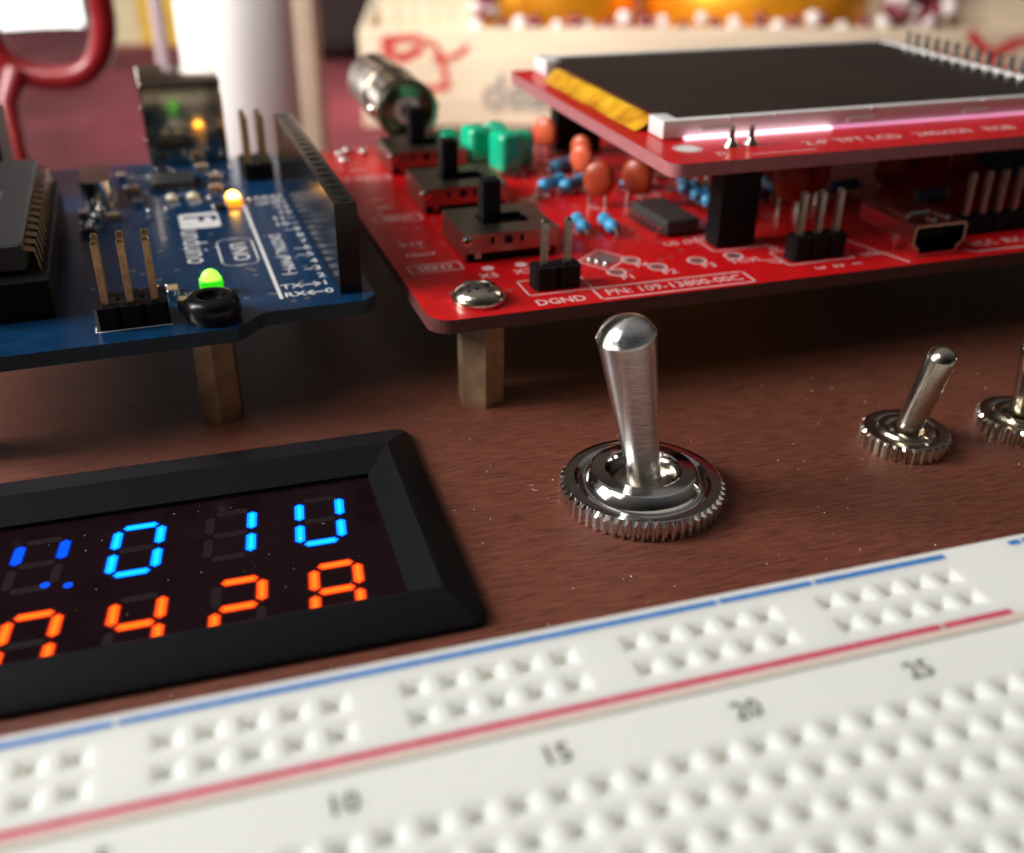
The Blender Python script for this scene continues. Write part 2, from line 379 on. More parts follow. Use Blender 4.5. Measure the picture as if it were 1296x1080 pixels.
# ------------------------------------------------------------------ breadboard
P = 2.54
bb = thing("breadboard", "white solderless breadboard with blue and red lines in the foreground", "breadboard", (80, 13.65 - 27.3, ZW))
BO = (80, 13.65 - 27.3, ZW)
body = MB()
def cell(cx, cy):
    h = P / 2; o_ = 0.92; i_ = 0.30; z1 = -0.27; z2 = -1.7
    L = []
    for r, z in ((h, 0), (o_, 0), (i_, z1), (i_, z2)):
        L += [(cx - r, cy - r, z), (cx + r, cy - r, z), (cx + r, cy + r, z), (cx - r, cy + r, z)]
    F = []
    for k in range(3):
        for i in range(4): F.append((4 * k + i, 4 * k + (i + 1) % 4, 4 * k + 4 + (i + 1) % 4, 4 * k + 4 + i))
    body.add(L, F)
bot = MB()
def rect(x0, x1, y0, y1, z=0.0): body.add([(x0, y0, z), (x1, y0, z), (x1, y1, z), (x0, y1, z)], [(0, 1, 2, 3)])
X0, X1 = 0.46 * P - 6.2, 166.5
ycen = {}
gy = 3.2109 * P
rails = [gy + P, gy, -36.2 - 0, -36.2 - P]
rails = [gy + P, gy, -(gy + 9 * P + 3 * P - P * 0) + 2.2, -(gy + 10 * P + 3 * P) + 2.2]
termA = [0, -P, -2 * P, -3 * P, -4 * P]
termB = [-7 * P + 0 for _ in range(1)] + [-8 * P, -9 * P, -10 * P, -11 * P]
YB = 13.9; YF = -11 * P - 13.65
rails2 = [-11 * P - gy, -11 * P - gy - P]
def hole_row_band(ys, xs):
    """ys: list of row centres (pitch P, contiguous); xs: list of hole columns; fills the whole band from X0 to X1"""
    ytop = max(ys) + P / 2; ybot = min(ys) - P / 2
    xs = sorted(xs); cur = X0
    for x in xs:
        if x - P / 2 > cur + 1e-4: rect(cur, x - P / 2, ybot, ytop)
        for y in ys:
            cell(x, y)
        bot.add([(x - P / 2, ybot, -1.75), (x + P / 2, ybot, -1.75), (x + P / 2, ytop, -1.75), (x - P / 2, ytop, -1.75)], [(0, 1, 2, 3)])
        cur = x + P / 2
    rect(cur, X1, ybot, ytop)
railx = [(i + 0.462) * P for g in range(-0, 5) for i in range(6 * g, 6 * g + 5)]
railx += [(i + 0.462) * P for g in range(5) for i in range(32 + 6 * g, 32 + 6 * g + 5)]
railx = [x for x in railx if x < X1 - 3]
termx = [c * P for c in range(1, 64)]
hole_row_band([gy + P, gy], railx)
hole_row_band(termA, termx)
hole_row_band([-7 * P, -8 * P, -9 * P, -10 * P, -11 * P], termx)
hole_row_band(rails2, railx)
seam1, seam2 = 4.95, -11 * P - 4.95
def seam(y):
    body.add([(X0, y - .18, 0), (X1, y - .18, 0), (X0, y - .05, -.35), (X1, y - .05, -.35), (X0, y + .05, -.35), (X1, y + .05, -.35), (X0, y + .18, 0), (X1, y + .18, 0)],
             [(0, 1, 3, 2), (2, 3, 5, 4), (4, 5, 7, 6)])
rect(X0, X1, gy + 1.5 * P, YB - .25); rect(X0, X1, seam1 + .18, gy - P / 2); seam(seam1); rect(X0, X1, P / 2, seam1 - .18)
rect(X0, X1, -11 * P - gy + P / 2, seam2 - .18); seam(seam2); rect(X0, X1, seam2 + .18, -11.5 * P)
rect(X0, X1, YF + .25, rails2[1] - P / 2)
# centre trough
ya, yb = -4.5 * P, -6.5 * P
rect(X0, X1, ya - 1.0, ya); rect(X0, X1, yb, yb + 1.0)
body.add([(X0, ya - 1, 0), (X1, ya - 1, 0), (X1, ya - 1, -4), (X0, ya - 1, -4)], [(0, 1, 2, 3)])
body.add([(X0, yb + 1, 0), (X1, yb + 1, 0), (X1, yb + 1, -4), (X0, yb + 1, -4)], [(0, 1, 2, 3)])
rect(X0, X1, yb + 1, ya - 1, -4)
# rim and sides
for (xa, yaa, xb, ybb, nx_, ny_) in ((X0, YB - .25, X1, YB - .25, 0, 1), (X1, YF + .25, X0, YF + .25, 0, -1), (X0, YF + .25, X0, YB - .25, -1, 0), (X1, YB - .25, X1, YF + .25, 1, 0)):
    body.add([(xa, yaa, 0), (xb, ybb, 0), (xb + nx_ * .25, ybb + ny_ * .25, -.25), (xa + nx_ * .25, yaa + ny_ * .25, -.25),
              (xb + nx_ * .25, ybb + ny_ * .25, ZW), (xa + nx_ * .25, yaa + ny_ * .25, ZW)], [(0, 1, 2, 3), (3, 2, 4, 5)])
o = body.build("body", M['white'], bb, smooth=None, off=BO)
bot.build("contact_strip", M['contact'], bb, smooth=None, off=BO)
def inkline(y, segs, w, mt, nm):
    q = MB()
    for a, c in segs:
        n = 320
        for i in range(n):
            xa = a + (c - a) * i / n; xb = a + (c - a) * (i + 1) / n
            if random.random() < 0.004: continue
            wa = w / 2 + random.uniform(-.02, .02)
            q.add([(xa, y - wa, .012), (xb, y - wa, .012), (xb, y + wa, .012), (xa, y + wa, .012)], [(0, 1, 2, 3)])
    q.build(nm, mt, bb, smooth=None, off=BO)
inkline(12.9, [(-2, 73.6)], .52, M['blue_ink'], "blue_line")
inkline(12.9, [(79.6, 162)], .52, M['blue_ink'], "blue_line")
inkline(6.05, [(-2, 74.0)], .50, M['red_ink'], "red_line")
inkline(6.05, [(80.0, 162)], .50, M['red_ink'], "red_line")
q = MB(); q.add([(X0 + .3, 5.18, .006), (X1 - .3, 5.18, .006), (X1 - .3, 5.72, .006), (X0 + .3, 5.72, .006)], [(0, 1, 2, 3)])
q.build("pale_pink_stripe", M['pink'], bb, smooth=None, off=BO)  # plain pale pink strip beside the red line
for y in (-11 * P - 6.05, -11 * P - 13.02):
    inkline(y, [(-2, 73.6), (79.6, 162)], .5, M['blue_ink'] if y > -36 else M['red_ink'], "rail_line")
for c in (1, 5, 10, 15, 20, 25, 30, 35, 40, 45, 50, 55, 60):
    q = MB().text(str(c), 2.1, c * P + .42, 2.78, .012, 0, 'CENTER', 0.95, off=0.015); q.build("column_number", M['grey_ink'], bb, smooth=None, off=BO)
for c in (5, 10, 15, 20, 25, 30):
    q = MB().text(str(c), 2.1, c * P + .42, -11 * P - 2.78, .012, 0, 'CENTER', 1.0); q.build("column_number", M['grey_ink'], bb, smooth=None, off=BO)

# ------------------------------------------------------------------ panel meter
mo = (17.1, 41.3, ZW)
pm = thing("panel_meter", "black panel meter with blue and red seven-segment digits beside the toggle switch", "panel meter", mo, -0.004)
H0 = 0.0
def loop(x0, x1, y0, y1, r, z, n=5): return [(x, y, z) for x, y in rrect(x0, x1, y0, y1, r, n)]
mx0, mx1, my0, my1 = -24.2, 23.7, -16.6, 16.5      # base rectangle in meter coordinates
loops = [loop(mx0, mx1, my0, my1, 1.2, 0.0), loop(mx0, mx1, my0, my1, 1.2, 0.55), loop(mx0 + .25, mx1 - .25, my0 + .25, my1 - .25, 1.1, 0.85),
         loop(mx0 + 2.9, mx1 - 2.9, my0 + 2.9, my1 - 5.2 + 0.0, .25, 2.35), loop(mx0 + 3.15, mx1 - 3.15, my0 + 3.15, my1 - 5.45, .2, 2.4),
         loop(mx0 + 5.6, mx1 - 5.6, my0 + 4.6, my1 - 8.9, .1, 1.35), loop(mx0 + 5.75, mx1 - 5.75, my0 + 4.75, my1 - 9.05, .1, 1.30),
         loop(mx0 + 5.75, mx1 - 5.75, my0 + 4.75, my1 - 9.05, .1, 0.45)]
q = MB(); n_ = len(loops[0]); vs = []; fs = []
for L in loops: vs += L
for k in range(len(loops) - 1):
    for i in range(n_): fs.append((k * n_ + i, k * n_ + (i + 1) % n_, (k + 1) * n_ + (i + 1) % n_, (k + 1) * n_ + i))
q.add(vs, fs)
bz = q.build("bezel", M['bezel'], pm, smooth=25)
wz = 0.9
q = MB().flat([(mx0 + 5.7, my0 + 4.7), (mx1 - 5.7, my0 + 4.7), (mx1 - 5.7, my1 - 9.0), (mx0 + 5.7, my1 - 9.0)], wz)
q.build("display_window", M['window'], pm, smooth=None)
SEG = {'a': ((0, 2), (1, 2)), 'b': ((1, 1), (1, 2)), 'c': ((1, 0), (1, 1)), 'd': ((0, 0), (1, 0)), 'e': ((0, 0), (0, 1)), 'f': ((0, 1), (0, 2)), 'g': ((0, 1), (1, 1))}
def seg_poly(x, y, w, h, s_, t, kind_, sl):
    (i0, j0), (i1, j1) = SEG[s_]
    a = Vector((x + i0 * w + (j0 * h / 2) * sl, y + j0 * h / 2)); c = Vector((x + i1 * w + (j1 * h / 2) * sl, y + j1 * h / 2))
    d = (c - a).normalized(); nn = Vector((-d.y, d.x)); g = 0.34
    if kind_ == 'core': g = 0.62
    if kind_ == 'halo': g = 0.16
    a = a + d * g; c = c - d * g; e_ = t * .75
    return [a, a + d * e_ + nn * t, c - d * e_ + nn * t, c, c - d * e_ - nn * t, a + d * e_ - nn * t]
def digit(x, y, lit, mt, core, segs='abcdefg', z=None):
    """x,y: world position of the lower left of the digit"""
    lx, ly = x - mo[0], y - mo[1]
    w, h, sl = 3.75, 7.0, 0.10
    gq = MB()
    for s_ in 'abcdefg':
        if s_ not in lit: gq.flat([tuple(p) for p in seg_poly(lx, ly, w, h, s_, .40, '', sl)], wz + .010)
    if gq.f: gq.build("unlit_segments", M['ghost'], pm, smooth=None)
    lq = MB(); cq = MB(); hq = MB()
    for s_ in lit:
        lq.flat([tuple(p) for p in seg_poly(lx, ly, w, h, s_, .43, '', sl)], wz + .012)
        cq.flat([tuple(p) for p in seg_poly(lx, ly, w, h, s_, .20, 'core', sl)], wz + .018)
        hq.flat([tuple(p) for p in seg_poly(lx, ly, w, h, s_, .58, 'halo', sl)], wz + .0110 + .0001 * 'abcdefg'.index(s_))  # wider dim emissive shapes paint the soft glow around lit segments
    d_ = lq.build("lit_digit", mt, pm, smooth=None)
    if core: cq.build("bright_core", core, d_, smooth=None)
    hq.build("segment_glow", M['red_halo'] if mt is M['red_on'] else M['blue_halo'], d_, smooth=None)
    return d_
DX = 8.12; XA = 2.85; YT = 39.0; YL = 28.3
dg = [digit(XA - .1, YT, 'fb', M['blue_dim'], None), digit(XA + DX, YT, 'abcdef', M['blue_on'], M['blue_core']),
      digit(XA + 2 * DX, YT, 'bc', M['blue_on'], M['blue_core']), digit(XA + 3 * DX, YT, 'bcdef', M['blue_on'], M['blue_core'])]
q = MB()
for (x, y) in ((XA + 3.05, YT + .25), (XA + 4.9, YT - .3)):
    q.flat([(x - mo[0] + .42 * math.cos(a * PI / 5), y - mo[1] + .42 * math.sin(a * PI / 5)) for a in range(10)], wz + .013)
q.build("decimal_point", M['blue_dim'], pm, smooth=None)
digit(XA, YL, 'abcdef', M['red_on'], M['red_core']); digit(XA + DX, YL, 'bcfg', M['red_on'], M['red_core'])
digit(XA + 2 * DX, YL, 'abged', M['red_on'], M['red_core']); digit(XA + 3 * DX, YL, 'abcefg', M['red_on'], M['red_core'])

# ------------------------------------------------------------------ toggle switches
def knurl(R, h, teeth, rin, depth, ch):
    q = MB(); n = teeth * 4; prof = []
    # rows: bottom outer, top outer(below chamfer), chamfer top, inner rim top, groove, ...
    def ringpts(rf, z): return [(rf(i) * math.cos(2 * PI * i / n), rf(i) * math.sin(2 * PI * i / n), z) for i in range(n)]
    tooth = lambda i: R - (depth if i % 4 in (2, 3) else 0.0)
    rows = [ringpts(lambda i: R - ch * .5 - (depth * .5 if i % 4 in (2, 3) else 0), 0), ringpts(tooth, ch * .5), ringpts(tooth, h - ch), ringpts(lambda i: R - ch * 1.2, h), ringpts(lambda i: R - ch * 1.2 - .35, h + .03),
            ringpts(lambda i: rin + .35, h - .02), ringpts(lambda i: rin, h - .3), ringpts(lambda i: rin, 0)]
    vs = []; fs = []
    for r_ in rows: vs += r_
    for k in range(len(rows) - 1):
        for i in range(n): fs.append((k * n + i, k * n + (i + 1) % n, (k + 1) * n + (i + 1) % n, (k + 1) * n + i))
    return q.add(vs, fs)
def big_toggle():
    t = thing("toggle_switch", "large chrome toggle switch with thick tapered lever and knurled nut", "toggle switch", (60.47, 39.2, ZW), 0, "toggle switches on the wooden box")
    knurl(8.1, 2.0, 54, 6.3, .42, .40).build("nut", M['chrome'], t, smooth=28)
    q = MB().lathe([(6.35, 0), (6.35, 1.35), (6.2, 1.5), (6.02, 1.6), (5.95, 1.9), (5.2, 3.0), (5.05, 3.1), (4.9, 3.12), (3.75, 3.2), (3.6, 3.12), (3.3, 2.2), (3.2, 0.8)], 72, cap0=False, cap1=False)
    q.build("bushing", M['chrome'], t, smooth=30)
    q = MB().lathe([(3.18, 0.9), (3.0, 1.5), (2.6, 2.0), (2.1, 2.3), (1.2, 2.5)], 48, cap0=True)
    q.build("ball_joint", M['steel'], t)
    th = math.radians(11.5)
    L = 18.3
    q = MB().lathe([(1.5, 0), (1.62, 0.5), (1.68, 1.2), (1.70, 3.0), (2.06, 8.0), (2.72, 16.6), (2.76, 16.75), (2.74, 16.9), (2.64, 16.98), (2.45, 17.4), (2.05, 17.9), (1.45, 18.25), (0.8, 18.45), (0.0001, 18.52)], 64,
                   X=Matrix.Translation((0.15, -.3, 1.6)) @ Euler((math.radians(2.0), -th, 0)).to_matrix().to_4x4(), cap1=False)
    q.build("lever", M['lever'], t, smooth=32)
    return t
big_toggle()
def small_toggle(label, loc, tilt, tilty, rz):
    t = thing("toggle_switch", label, "toggle switch", loc, rz, "toggle switches on the wooden box")
    knurl(4.7, 1.75, 30, 3.05, .30, .28).build("nut", M['nickel'], t, smooth=28)
    q = MB().lathe([(3.05, 0), (3.05, 1.75), (2.85, 2.0), (2.6, 2.05), (2.1, 2.02), (1.9, 1.8), (1.85, .9), (1.6, .7)], 48, cap0=False, cap1=True)
    q.build("bushing", M['nickel'], t)
    q = MB().lathe([(1.15, 0), (1.3, .6), (1.36, 2.0), (1.52, 7.4), (1.6, 9.0), (1.58, 9.3), (1.40, 9.85), (1.05, 10.3), (.55, 10.55), (0.0001, 10.62)], 40,
                   X=Matrix.Translation((0, 0, .9)) @ Euler((tilty, tilt, 0)).to_matrix().to_4x4(), cap1=False)
    q.build("lever", M['nickel'], t)
    # keyway notch in the thread
    q = MB().box(-.35, .35, -3.06, -2.4, 1.4, 2.1, .05); q.build("key_tab", M['nickel'], t)
    return t
small_toggle("small toggle switch whose lever leans right, between the large toggle and the right edge", (91.86, 40.76, ZW), math.radians(13), math.radians(6), .3)
small_toggle("small toggle switch cut by the right edge, its lever nearly upright", (106.3, 40.0, ZW), math.radians(-9), math.radians(-3), .9)

# ------------------------------------------------------------------ electronics helpers (board local coordinates, z measured from the panel)
def header_male(parent, x0, y0, nx_, ny_, zb, pinlen, pmat, pitch=2.54, plastic=2.5, lean=(0, 0), name="pin_header"):
    q = MB(); h = pitch / 2
    for i in range(nx_):
        for j in range(ny_):
            cx, cy = x0 + i * pitch, y0 + j * pitch
            pts = [(cx - h, cy - h + .45), (cx - h + .35, cy - h), (cx + h - .35, cy - h), (cx + h, cy - h + .45), (cx + h, cy + h - .45), (cx + h - .35, cy + h), (cx - h + .35, cy + h), (cx - h, cy + h - .45)]
            q.prism(pts, zb, zb + plastic - random.uniform(0, .03))
    hd = q.build(name, M['black'], parent, smooth=20)
    for i in range(nx_):
        for j in range(ny_):
            cx, cy = x0 + i * pitch, y0 + j * pitch
            p = MB()
            w = .36; dx, dy = lean
            zt = zb + plastic + pinlen
            vs = []
            for z, ww in ((zb + plastic - .3, w), (zt - .3, w), (zt, w * .62)):
                f = (z - zb - plastic) / pinlen
                ox, oy = dx * f, dy * f
                vs += [(cx - ww + ox, cy - ww + oy, z), (cx + ww + ox, cy - ww + oy, z), (cx + ww + ox, cy + ww + oy, z), (cx - ww + ox, cy + ww + oy, z)]
            fs = [(0, 1, 5, 4), (1, 2, 6, 5), (2, 3, 7, 6), (3, 0, 4, 7), (4, 5, 9, 8), (5, 6, 10, 9), (6, 7, 11, 10), (7, 4, 8, 11), (8, 9, 10, 11)]
            p.add(vs, fs); p.build("pin", pmat, hd, smooth=20)
    return hd
def smd(parent, x, y, lx, ly, h, zb, body_m, name, rz=0.0, ends=True):
    X = RT(x, y, 0, rz)
    q = MB().box(-lx / 2 + (.25 if ends else 0), lx / 2 - (.25 if ends else 0), -ly / 2, ly / 2, zb, zb + h, .05, X=X)
    o = q.build(name, body_m, parent)
    if ends:
        e_ = MB()
        for s_ in (-1, 1): e_.box(min(s_ * lx / 2, s_ * (lx / 2 - .28)), max(s_ * lx / 2, s_ * (lx / 2 - .28)), -ly / 2 - .02, ly / 2 + .02, zb, zb + h + .02, .05, X=X)
        e_.build("end_cap", M['solder'], o)
    return o
def bumps(parent, pts, r, z, name="solder_joint"):
    for (x, y) in pts:
        q = MB().sphere((x, y, z), r, 10, 7, (1, 1, .7)); q.build(name, M['solder'], parent)
def standoff(parent, x, y, z0, z1, r, rot, name="standoff"):
    q = MB().prism(hexa(r, rot), z0, z1, X=RT(x, y, 0)); return q.build(name, M['brass'], parent, smooth=20)

# ------------------------------------------------------------------ blue microcontroller board
ar = thing("microcontroller_board", "blue circuit board with lit green and amber lights, left of the red board", "circuit board", (40.37, 68.26, ZW), .0391)
zb, zt = 10.0, 11.6
out = [(-53.34, 0), (-50, 0)]
outline = [(-51.8, 0), (-40.9, 0), (-38.4, -2.54) if False else (-51.0, 0)]
outline = [(0, 1.5), (0, 66.04), (-53.34, 66.04), (-53.34, 0), (-50.8, 0), (-48.3, -3.3), (-15.8, -3.3), (-12.6, 0), (-1.5, 0)]
q = MB().prism(outline, zb, zt); pc = q.build("circuit_board", M['blue_edge'], ar, smooth=None)
q = MB().flat(outline, zt + .012); q.build("solder_mask", M['blue_pcb'], pc, smooth=None)
zs = zt + .03
# traces
q = MB()
rng = random.Random(3)
for i in range(9):
    x = -28.5 + i * .75; y0_ = 12 + rng.random() * 6; y1_ = 30 + rng.random() * 8
    q.line((x, y0_), (x, y1_), .28, zt + .018); q.line((x, y1_), (x + 2.5, y1_ + 3.2), .28, zt + .018)
for i in range(26):
    x = -31 + rng.random() * 28; y = 4 + rng.random() * 52; L_ = 3 + rng.random() * 9
    if rng.random() < .5: q.line((x, y), (x, y + L_), .25, zt + .018)
    else: q.line((x, y), (x + L_ * .4, y + L_ * .4), .25, zt + .0195)
q.build("copper_trace", M['trace'], pc, smooth=None)
q = MB(); rv = random.Random(22)
for i in range(120):
    x = -32 + rv.random() * 30; y = 2 + rv.random() * 60; q.ring2d(x, y, .12, .32, zt + .0225, 12)
q.build("via", M['pad'], pc, smooth=None)
# silkscreen
q = MB(); q.line((-10.2, 3.4), (-10.15, 45), .42, zs); q.build("silkscreen_line", M['silk'], pc, smooth=None)
q = MB(); R90 = -PI / 2
pts = rrect(-19.2, -14.0, 31.0, 37.6, .7)
# logo box with the F knocked out: build as frame strips
q.flat(rrect(-19.2, -14.0, 31.0, 37.6, .7), zs)
q.build("logo_box", M['silk'], pc, smooth=None)
q = MB().text("F", 6.0, -16.7, 36.6, zs + .012, R90, off=.08); q.build("logo_letter", M['blue_pcb'], pc, smooth=None)
q = MB().text("unduino", 4.3, -18.0, 30.6, zs, R90, sx=.93); q.build("board_name", M['silk'], pc, smooth=None)
q = MB().text("UNO", 2.9, -12.95, 20.3, zs, R90, 'CENTER', off=.02)
oo = rrect(-15.6 + .3, -11.0, 15.4, 25.4, 1.4); q.outline(oo, .22, zs); q.build("model_box", M['silk'], pc, smooth=None)
q = MB().text("DIGITAL (PWM~)", 2.0, -8.0, 25.5, zs, R90, off=.015)
labs = ["0", "1", "2", "3~", "4", "5~", "6~", "7", "8", "9~", "10~", "11~", "12", "13", "GND", "AREF"]
for i, s_ in enumerate(labs):
    y = 4.1 + 2.54 * i 
    q.text(s_[::-1] if s_.endswith("~") and len(s_) == 2 else s_, 2.0, -4.2, y, zs, 0, 'RIGHT', off=.015)
for s_, y in (("RX", 4.1), ("TX", 6.64)): q.text(s_, 1.9, -9.8, y, zs, 0, off=.02)
def arrow(x, y, d):
    q.line((x, y), (x + 2.1, y), .22, zs); tip = x if d < 0 else x + 2.1
    q.line((tip, y), (tip - d * .75, y + .6), .22, zs); q.line((tip, y), (tip - d * .75, y - .6), .22, zs)
arrow(-7.3, 4.1, -1); arrow(-7.3, 6.64, 1)
q.text("ON", 1.4, -20.6, 8.6, zs, R90); q.text("L", 1.4, -13.6, 41.5, zs, R90); q.text("TX", 1.2, -20.0, 42.6, zs, 0); q.text("RX", 1.2, -17.2, 42.6, zs, 0)
for k in range(12):
    q.text(rng.choice(["R1", "C2", "C7", "RN1", "T1", "C5", "F1"]), 1.1, -28 + rng.random() * 16, 44 + rng.random() * 18, zs, R90 if k % 2 else 0)
q.build("silkscreen", M['silk'], pc, smooth=None)
# digital headers
def female(parent, x, y0_, n, h, zb_, name="socket_header", w=2.5):
    q = MB(); L_ = n * 2.54
    q.box(x - w / 2, x + w / 2, y0_, y0_ + L_, zb_, zb_ + h - .001, .06)
    hd = q.build(name, M['gloss_black'], parent)
    s_ = MB()
    for i in range(n):
        cy = y0_ + 1.27 + 2.54 * i
        s_.lathe([(.95, 0), (.62, .05)], 4, X=RT(x, cy, zb_ + h + .01, PI / 4), cap0=False, cap1=False)
        s_.box(x - .36, x + .36, cy - .36, cy + .36, zb_ + h - .6, zb_ + h + .02)
    s_.build("socket_hole", M['black'], hd, smooth=None)
    return hd
female(ar, -2.5, 2.5, 8, 10.4, zt); female(ar, -2.5, 22.9, 10, 10.4, zt)
female(ar, -50.8, 20, 6, 10.4, zt); female(ar, -50.8, 37, 8, 10.4, zt)
header_male(ar, -28.3, 1.1, 3, 2, zt, 6.8, M['gold'], pitch=2.45)
header_male(ar, -7.6, 52.2, 2, 3, zt, 6.9, M['gold'], pitch=2.3)
# white residue line at the header foot
q = MB().line((-29.6, -.22), (-22.1, -.22), .16, zs + .01).line((-29.62, -.2), (-29.62, 1.2), .16, zs + .012); q.build("flux_residue", M['silk'], pc, smooth=None)
# black dome cap over the mounting hole and the standoffs
q = MB().lathe([(2.7, zt), (2.95, zt + .6), (3.0, zt + 1.4), (2.85, zt + 2.1), (2.5, zt + 2.55), (2.1, zt + 2.7), (1.5, zt + 2.6), (1.3, zt + 2.0), (.001, zt + 1.9)], 40, X=RT(-17.8, 0.1, 0), cap1=False)
q.build("screw_cap", mat("satin_black_nylon", (0.007, 0.007, 0.007), 0.27, spec=0.4, var=0.2, vscale=1), ar)
standoff(ar, -18.2, 0.2, 0, zb, 2.4, .32)
standoff(ar, -46, 0.2, 0, zb, 2.55, .32); standoff(ar, -2.5, 52, 0, zb, 2.55, .32); standoff(ar, -50.8, 51, 0, zb, 2.55, .32)
# leds
def led(x, y, h, mt, nm, lx=1.7, ly=1.0):
    X = RT(x, y, 0); q = MB().box(-lx / 2, lx / 2, -ly / 2, ly / 2, zt, zt + h * .6, .05, X=X); o_ = q.build(nm, {'lit_green': M['g_glow'], 'lit_amber': M['o_glow']}.get(mt.name, M['cream']), ar)
    q = MB().sphere((0, 0, 0), 1.0, 18, 12, (lx * .46, ly * .46, h * .55), X=RT(x, y, zt + h * .5)); q.build("lens", mt, o_, smooth=70); return o_
led(-17.3, 7.4, 2.7, M['g_led'], "led", 2.5, 1.8)
led(-11.4, 41.0, 1.6, M['o_led'], "led", 2.0, 3.0)
led(-19.5, 44.8, .9, M['cream'], "led", 1.6, 2.0); led(-16.6, 44.8, .9, M['cream'], "led", 1.6, 2.0)
# usb port
q = MB()
q.box(-21.6, -9.6, 63.6, 79.5, zt, zt + 12.6, .35, 3)
us = q.build("usb_port", mat("brown_tinted_plate", (0.46, 0.38, 0.28), 0.12, metal=1, var=0.12, vscale=0.3, rvar=0.04), ar)
q = MB().box(-21.75, -21.5, 65, 66, zt + 8, zt + 9, .05).box(-21.75, -21.5, 65, 66, zt + 3, zt + 4, .05); q.build("shell_tab", M['silver'], us)
# chip in its socket
q = MB().box(-45.0, -33.6, 5.2, 43, zt, zt + 4.4, .15); sk = q.build("chip_socket", M['black'], ar)
q = MB().box(-43.6, -35.6, 7.4, 42.8, zt + 4.7, zt + 7.7, .25); ch = q.build("chip", M['ic'], ar)
q = MB().text("328P-PU", 2.4, -39.6, 24, zt + 7.73, R90, 'CENTER'); q.build("chip_marking", M['pad'], ch, smooth=None)
for k in range(14):
    y = 8.6 + 2.54 * k
    q = MB()
    for s_, xx in ((1, -35.6), (-1, -43.6)):
        a = xx; c = xx + s_ * 1.0
        vs = [(a, y - .75, zt + 6.9), (a, y + .75, zt + 6.9), (c, y + .75, zt + 6.6), (c, y - .75, zt + 6.6), (c + s_ * .3, y - .6, zt + 4.2), (c + s_ * .3, y + .6, zt + 4.2)]
        q.add(vs, [(0, 1, 2, 3), (3, 2, 5, 4)])
    q.build("chip_lead", M['gold'], ch, smooth=20)
# crystal, small chip, passive parts
pr_ = rrect(-2.3, 2.3, -5.2, 5.2, 2.2, 6)
q = MB().prism(pr_, zt, zt + .5, X=RT(-29.2, 48, 0)).prism([(x * .9, y * .95) for x, y in pr_], zt + .5, zt + 3.8, X=RT(-29.2, 48, 0))
q.build("crystal", M['silver'], ar, smooth=40)
q = MB().box(-21.8, -15.8, 49.6, 55.6, zt + .2, zt + 1.3, .1); c2 = q.build("controller_chip", M['ic'], ar)
q = MB()
for k in range(7):
    for s_ in (49.2, 55.6): q.box(-21.2 + .8 * k - .15, -21.2 + .8 * k + .15, s_ - .3, s_ + .6, zt + .02, zt + .5)
    for s_ in (-22.2, -15.8): q.box(s_ - .2, s_ + .6, 50.2 + .8 * k - .15, 50.2 + .8 * k + .15, zt + .02, zt + .5)
q.build("chip_lead", M['solder'], c2, smooth=20)
for (x, y, r_, mt) in ((-24.6, 51, 0, 'tan'), (-13.2, 48.2, .1, 'tan'), (-27.5, 38.5, 0, 'tan'), (-24.0, 44.2, PI / 2, 'ic'), (-12.6, 54, 0, 'tan'), (-31.2, 41, PI / 2, 'tan'),
                       (-20, 60, 0, 'ic'), (-14.2, 60.2, 0, 'tan'), (-26, 58.3, PI / 2, 'tan'), (-30.5, 33, 0, 'ic'), (-21.5, 8.5, PI / 2, 'tan'), (-20.2, 4.8, 0, 'tan'), (-24, 8.8, 0, 'ic'), (-13.4, 38.6, 0, 'ic')):
    smd(ar, x, y, 2.1, 1.25, .8, zt, M[mt], "chip_component", r_)
bumps(ar, [(-28.4 + k * 3.1 + (k % 2) * .6, 59.6 - (k % 3) * 1.1) for k in range(7)], .34, zt + .2)
bumps(ar, [(-29.0, 41.6), (-29.6, 38.9), (-30.6, 54.6)], .75, zt + .5)
bumps(ar, [(-31.5, 37.2), (-30, 37.5), (-22.8, 40.2), (-20.5, 40.6), (-14.4, 44.2), (-9.0, 41.4)], .34, zt + .2)
# regulator, power jack, electrolytics: mostly outside the frame
q = MB().box(-50, -41, 66 - 13, 66 + 1, zt, zt + 10.5, .4); q.build("power_jack", M['black'], ar)

# ------------------------------------------------------------------ red oscilloscope board
ds = thing("oscilloscope_board", "bright red circuit board with switches and ceramic capacitors on a brass standoff", "circuit board", (45.72, 60.25, ZW), .0236)
out = [(3.2, -2.3 + 0), (113, -2.6), (113, 74), (-3.2, 74), (-1.6, 1.2)]
def rounded(pts, r, n=7):
    res = []; N = len(pts)
    for i in range(N):
        p0, p1, p2 = Vector(pts[i - 1]), Vector(pts[i]), Vector(pts[(i + 1) % N])
        d0 = (p0 - p1).normalized(); d1 = (p2 - p1).normalized(); ang = d0.angle(d1); t = r / math.tan(ang / 2)
        c = p1 + (d0 + d1).normalized() * (r / math.sin(ang / 2)); a = p1 + d0 * t; e_ = p1 + d1 * t
        a0 = math.atan2(a.y - c.y, a.x - c.x); a1 = math.atan2(e_.y - c.y, e_.x - c.x)
        dd = (a1 - a0 + PI) % (2 * PI) - PI
        for k in range(n + 1): res.append((c.x + r * math.cos(a0 + dd * k / n), c.y + r * math.sin(a0 + dd * k / n)))
    return res
out = rounded([(-1.1, -0.15), (113, -0.5), (113, 74), (-1.9, 74)], 2.6)
q = MB().prism(out, zb, zt); rp = q.build("circuit_board", M['red_edge'], ds, smooth=None)
q = MB().flat(out, zt + .012); q.build("solder_mask", M['red_pcb'], rp, smooth=None)
q = MB(); rng = random.Random(5)
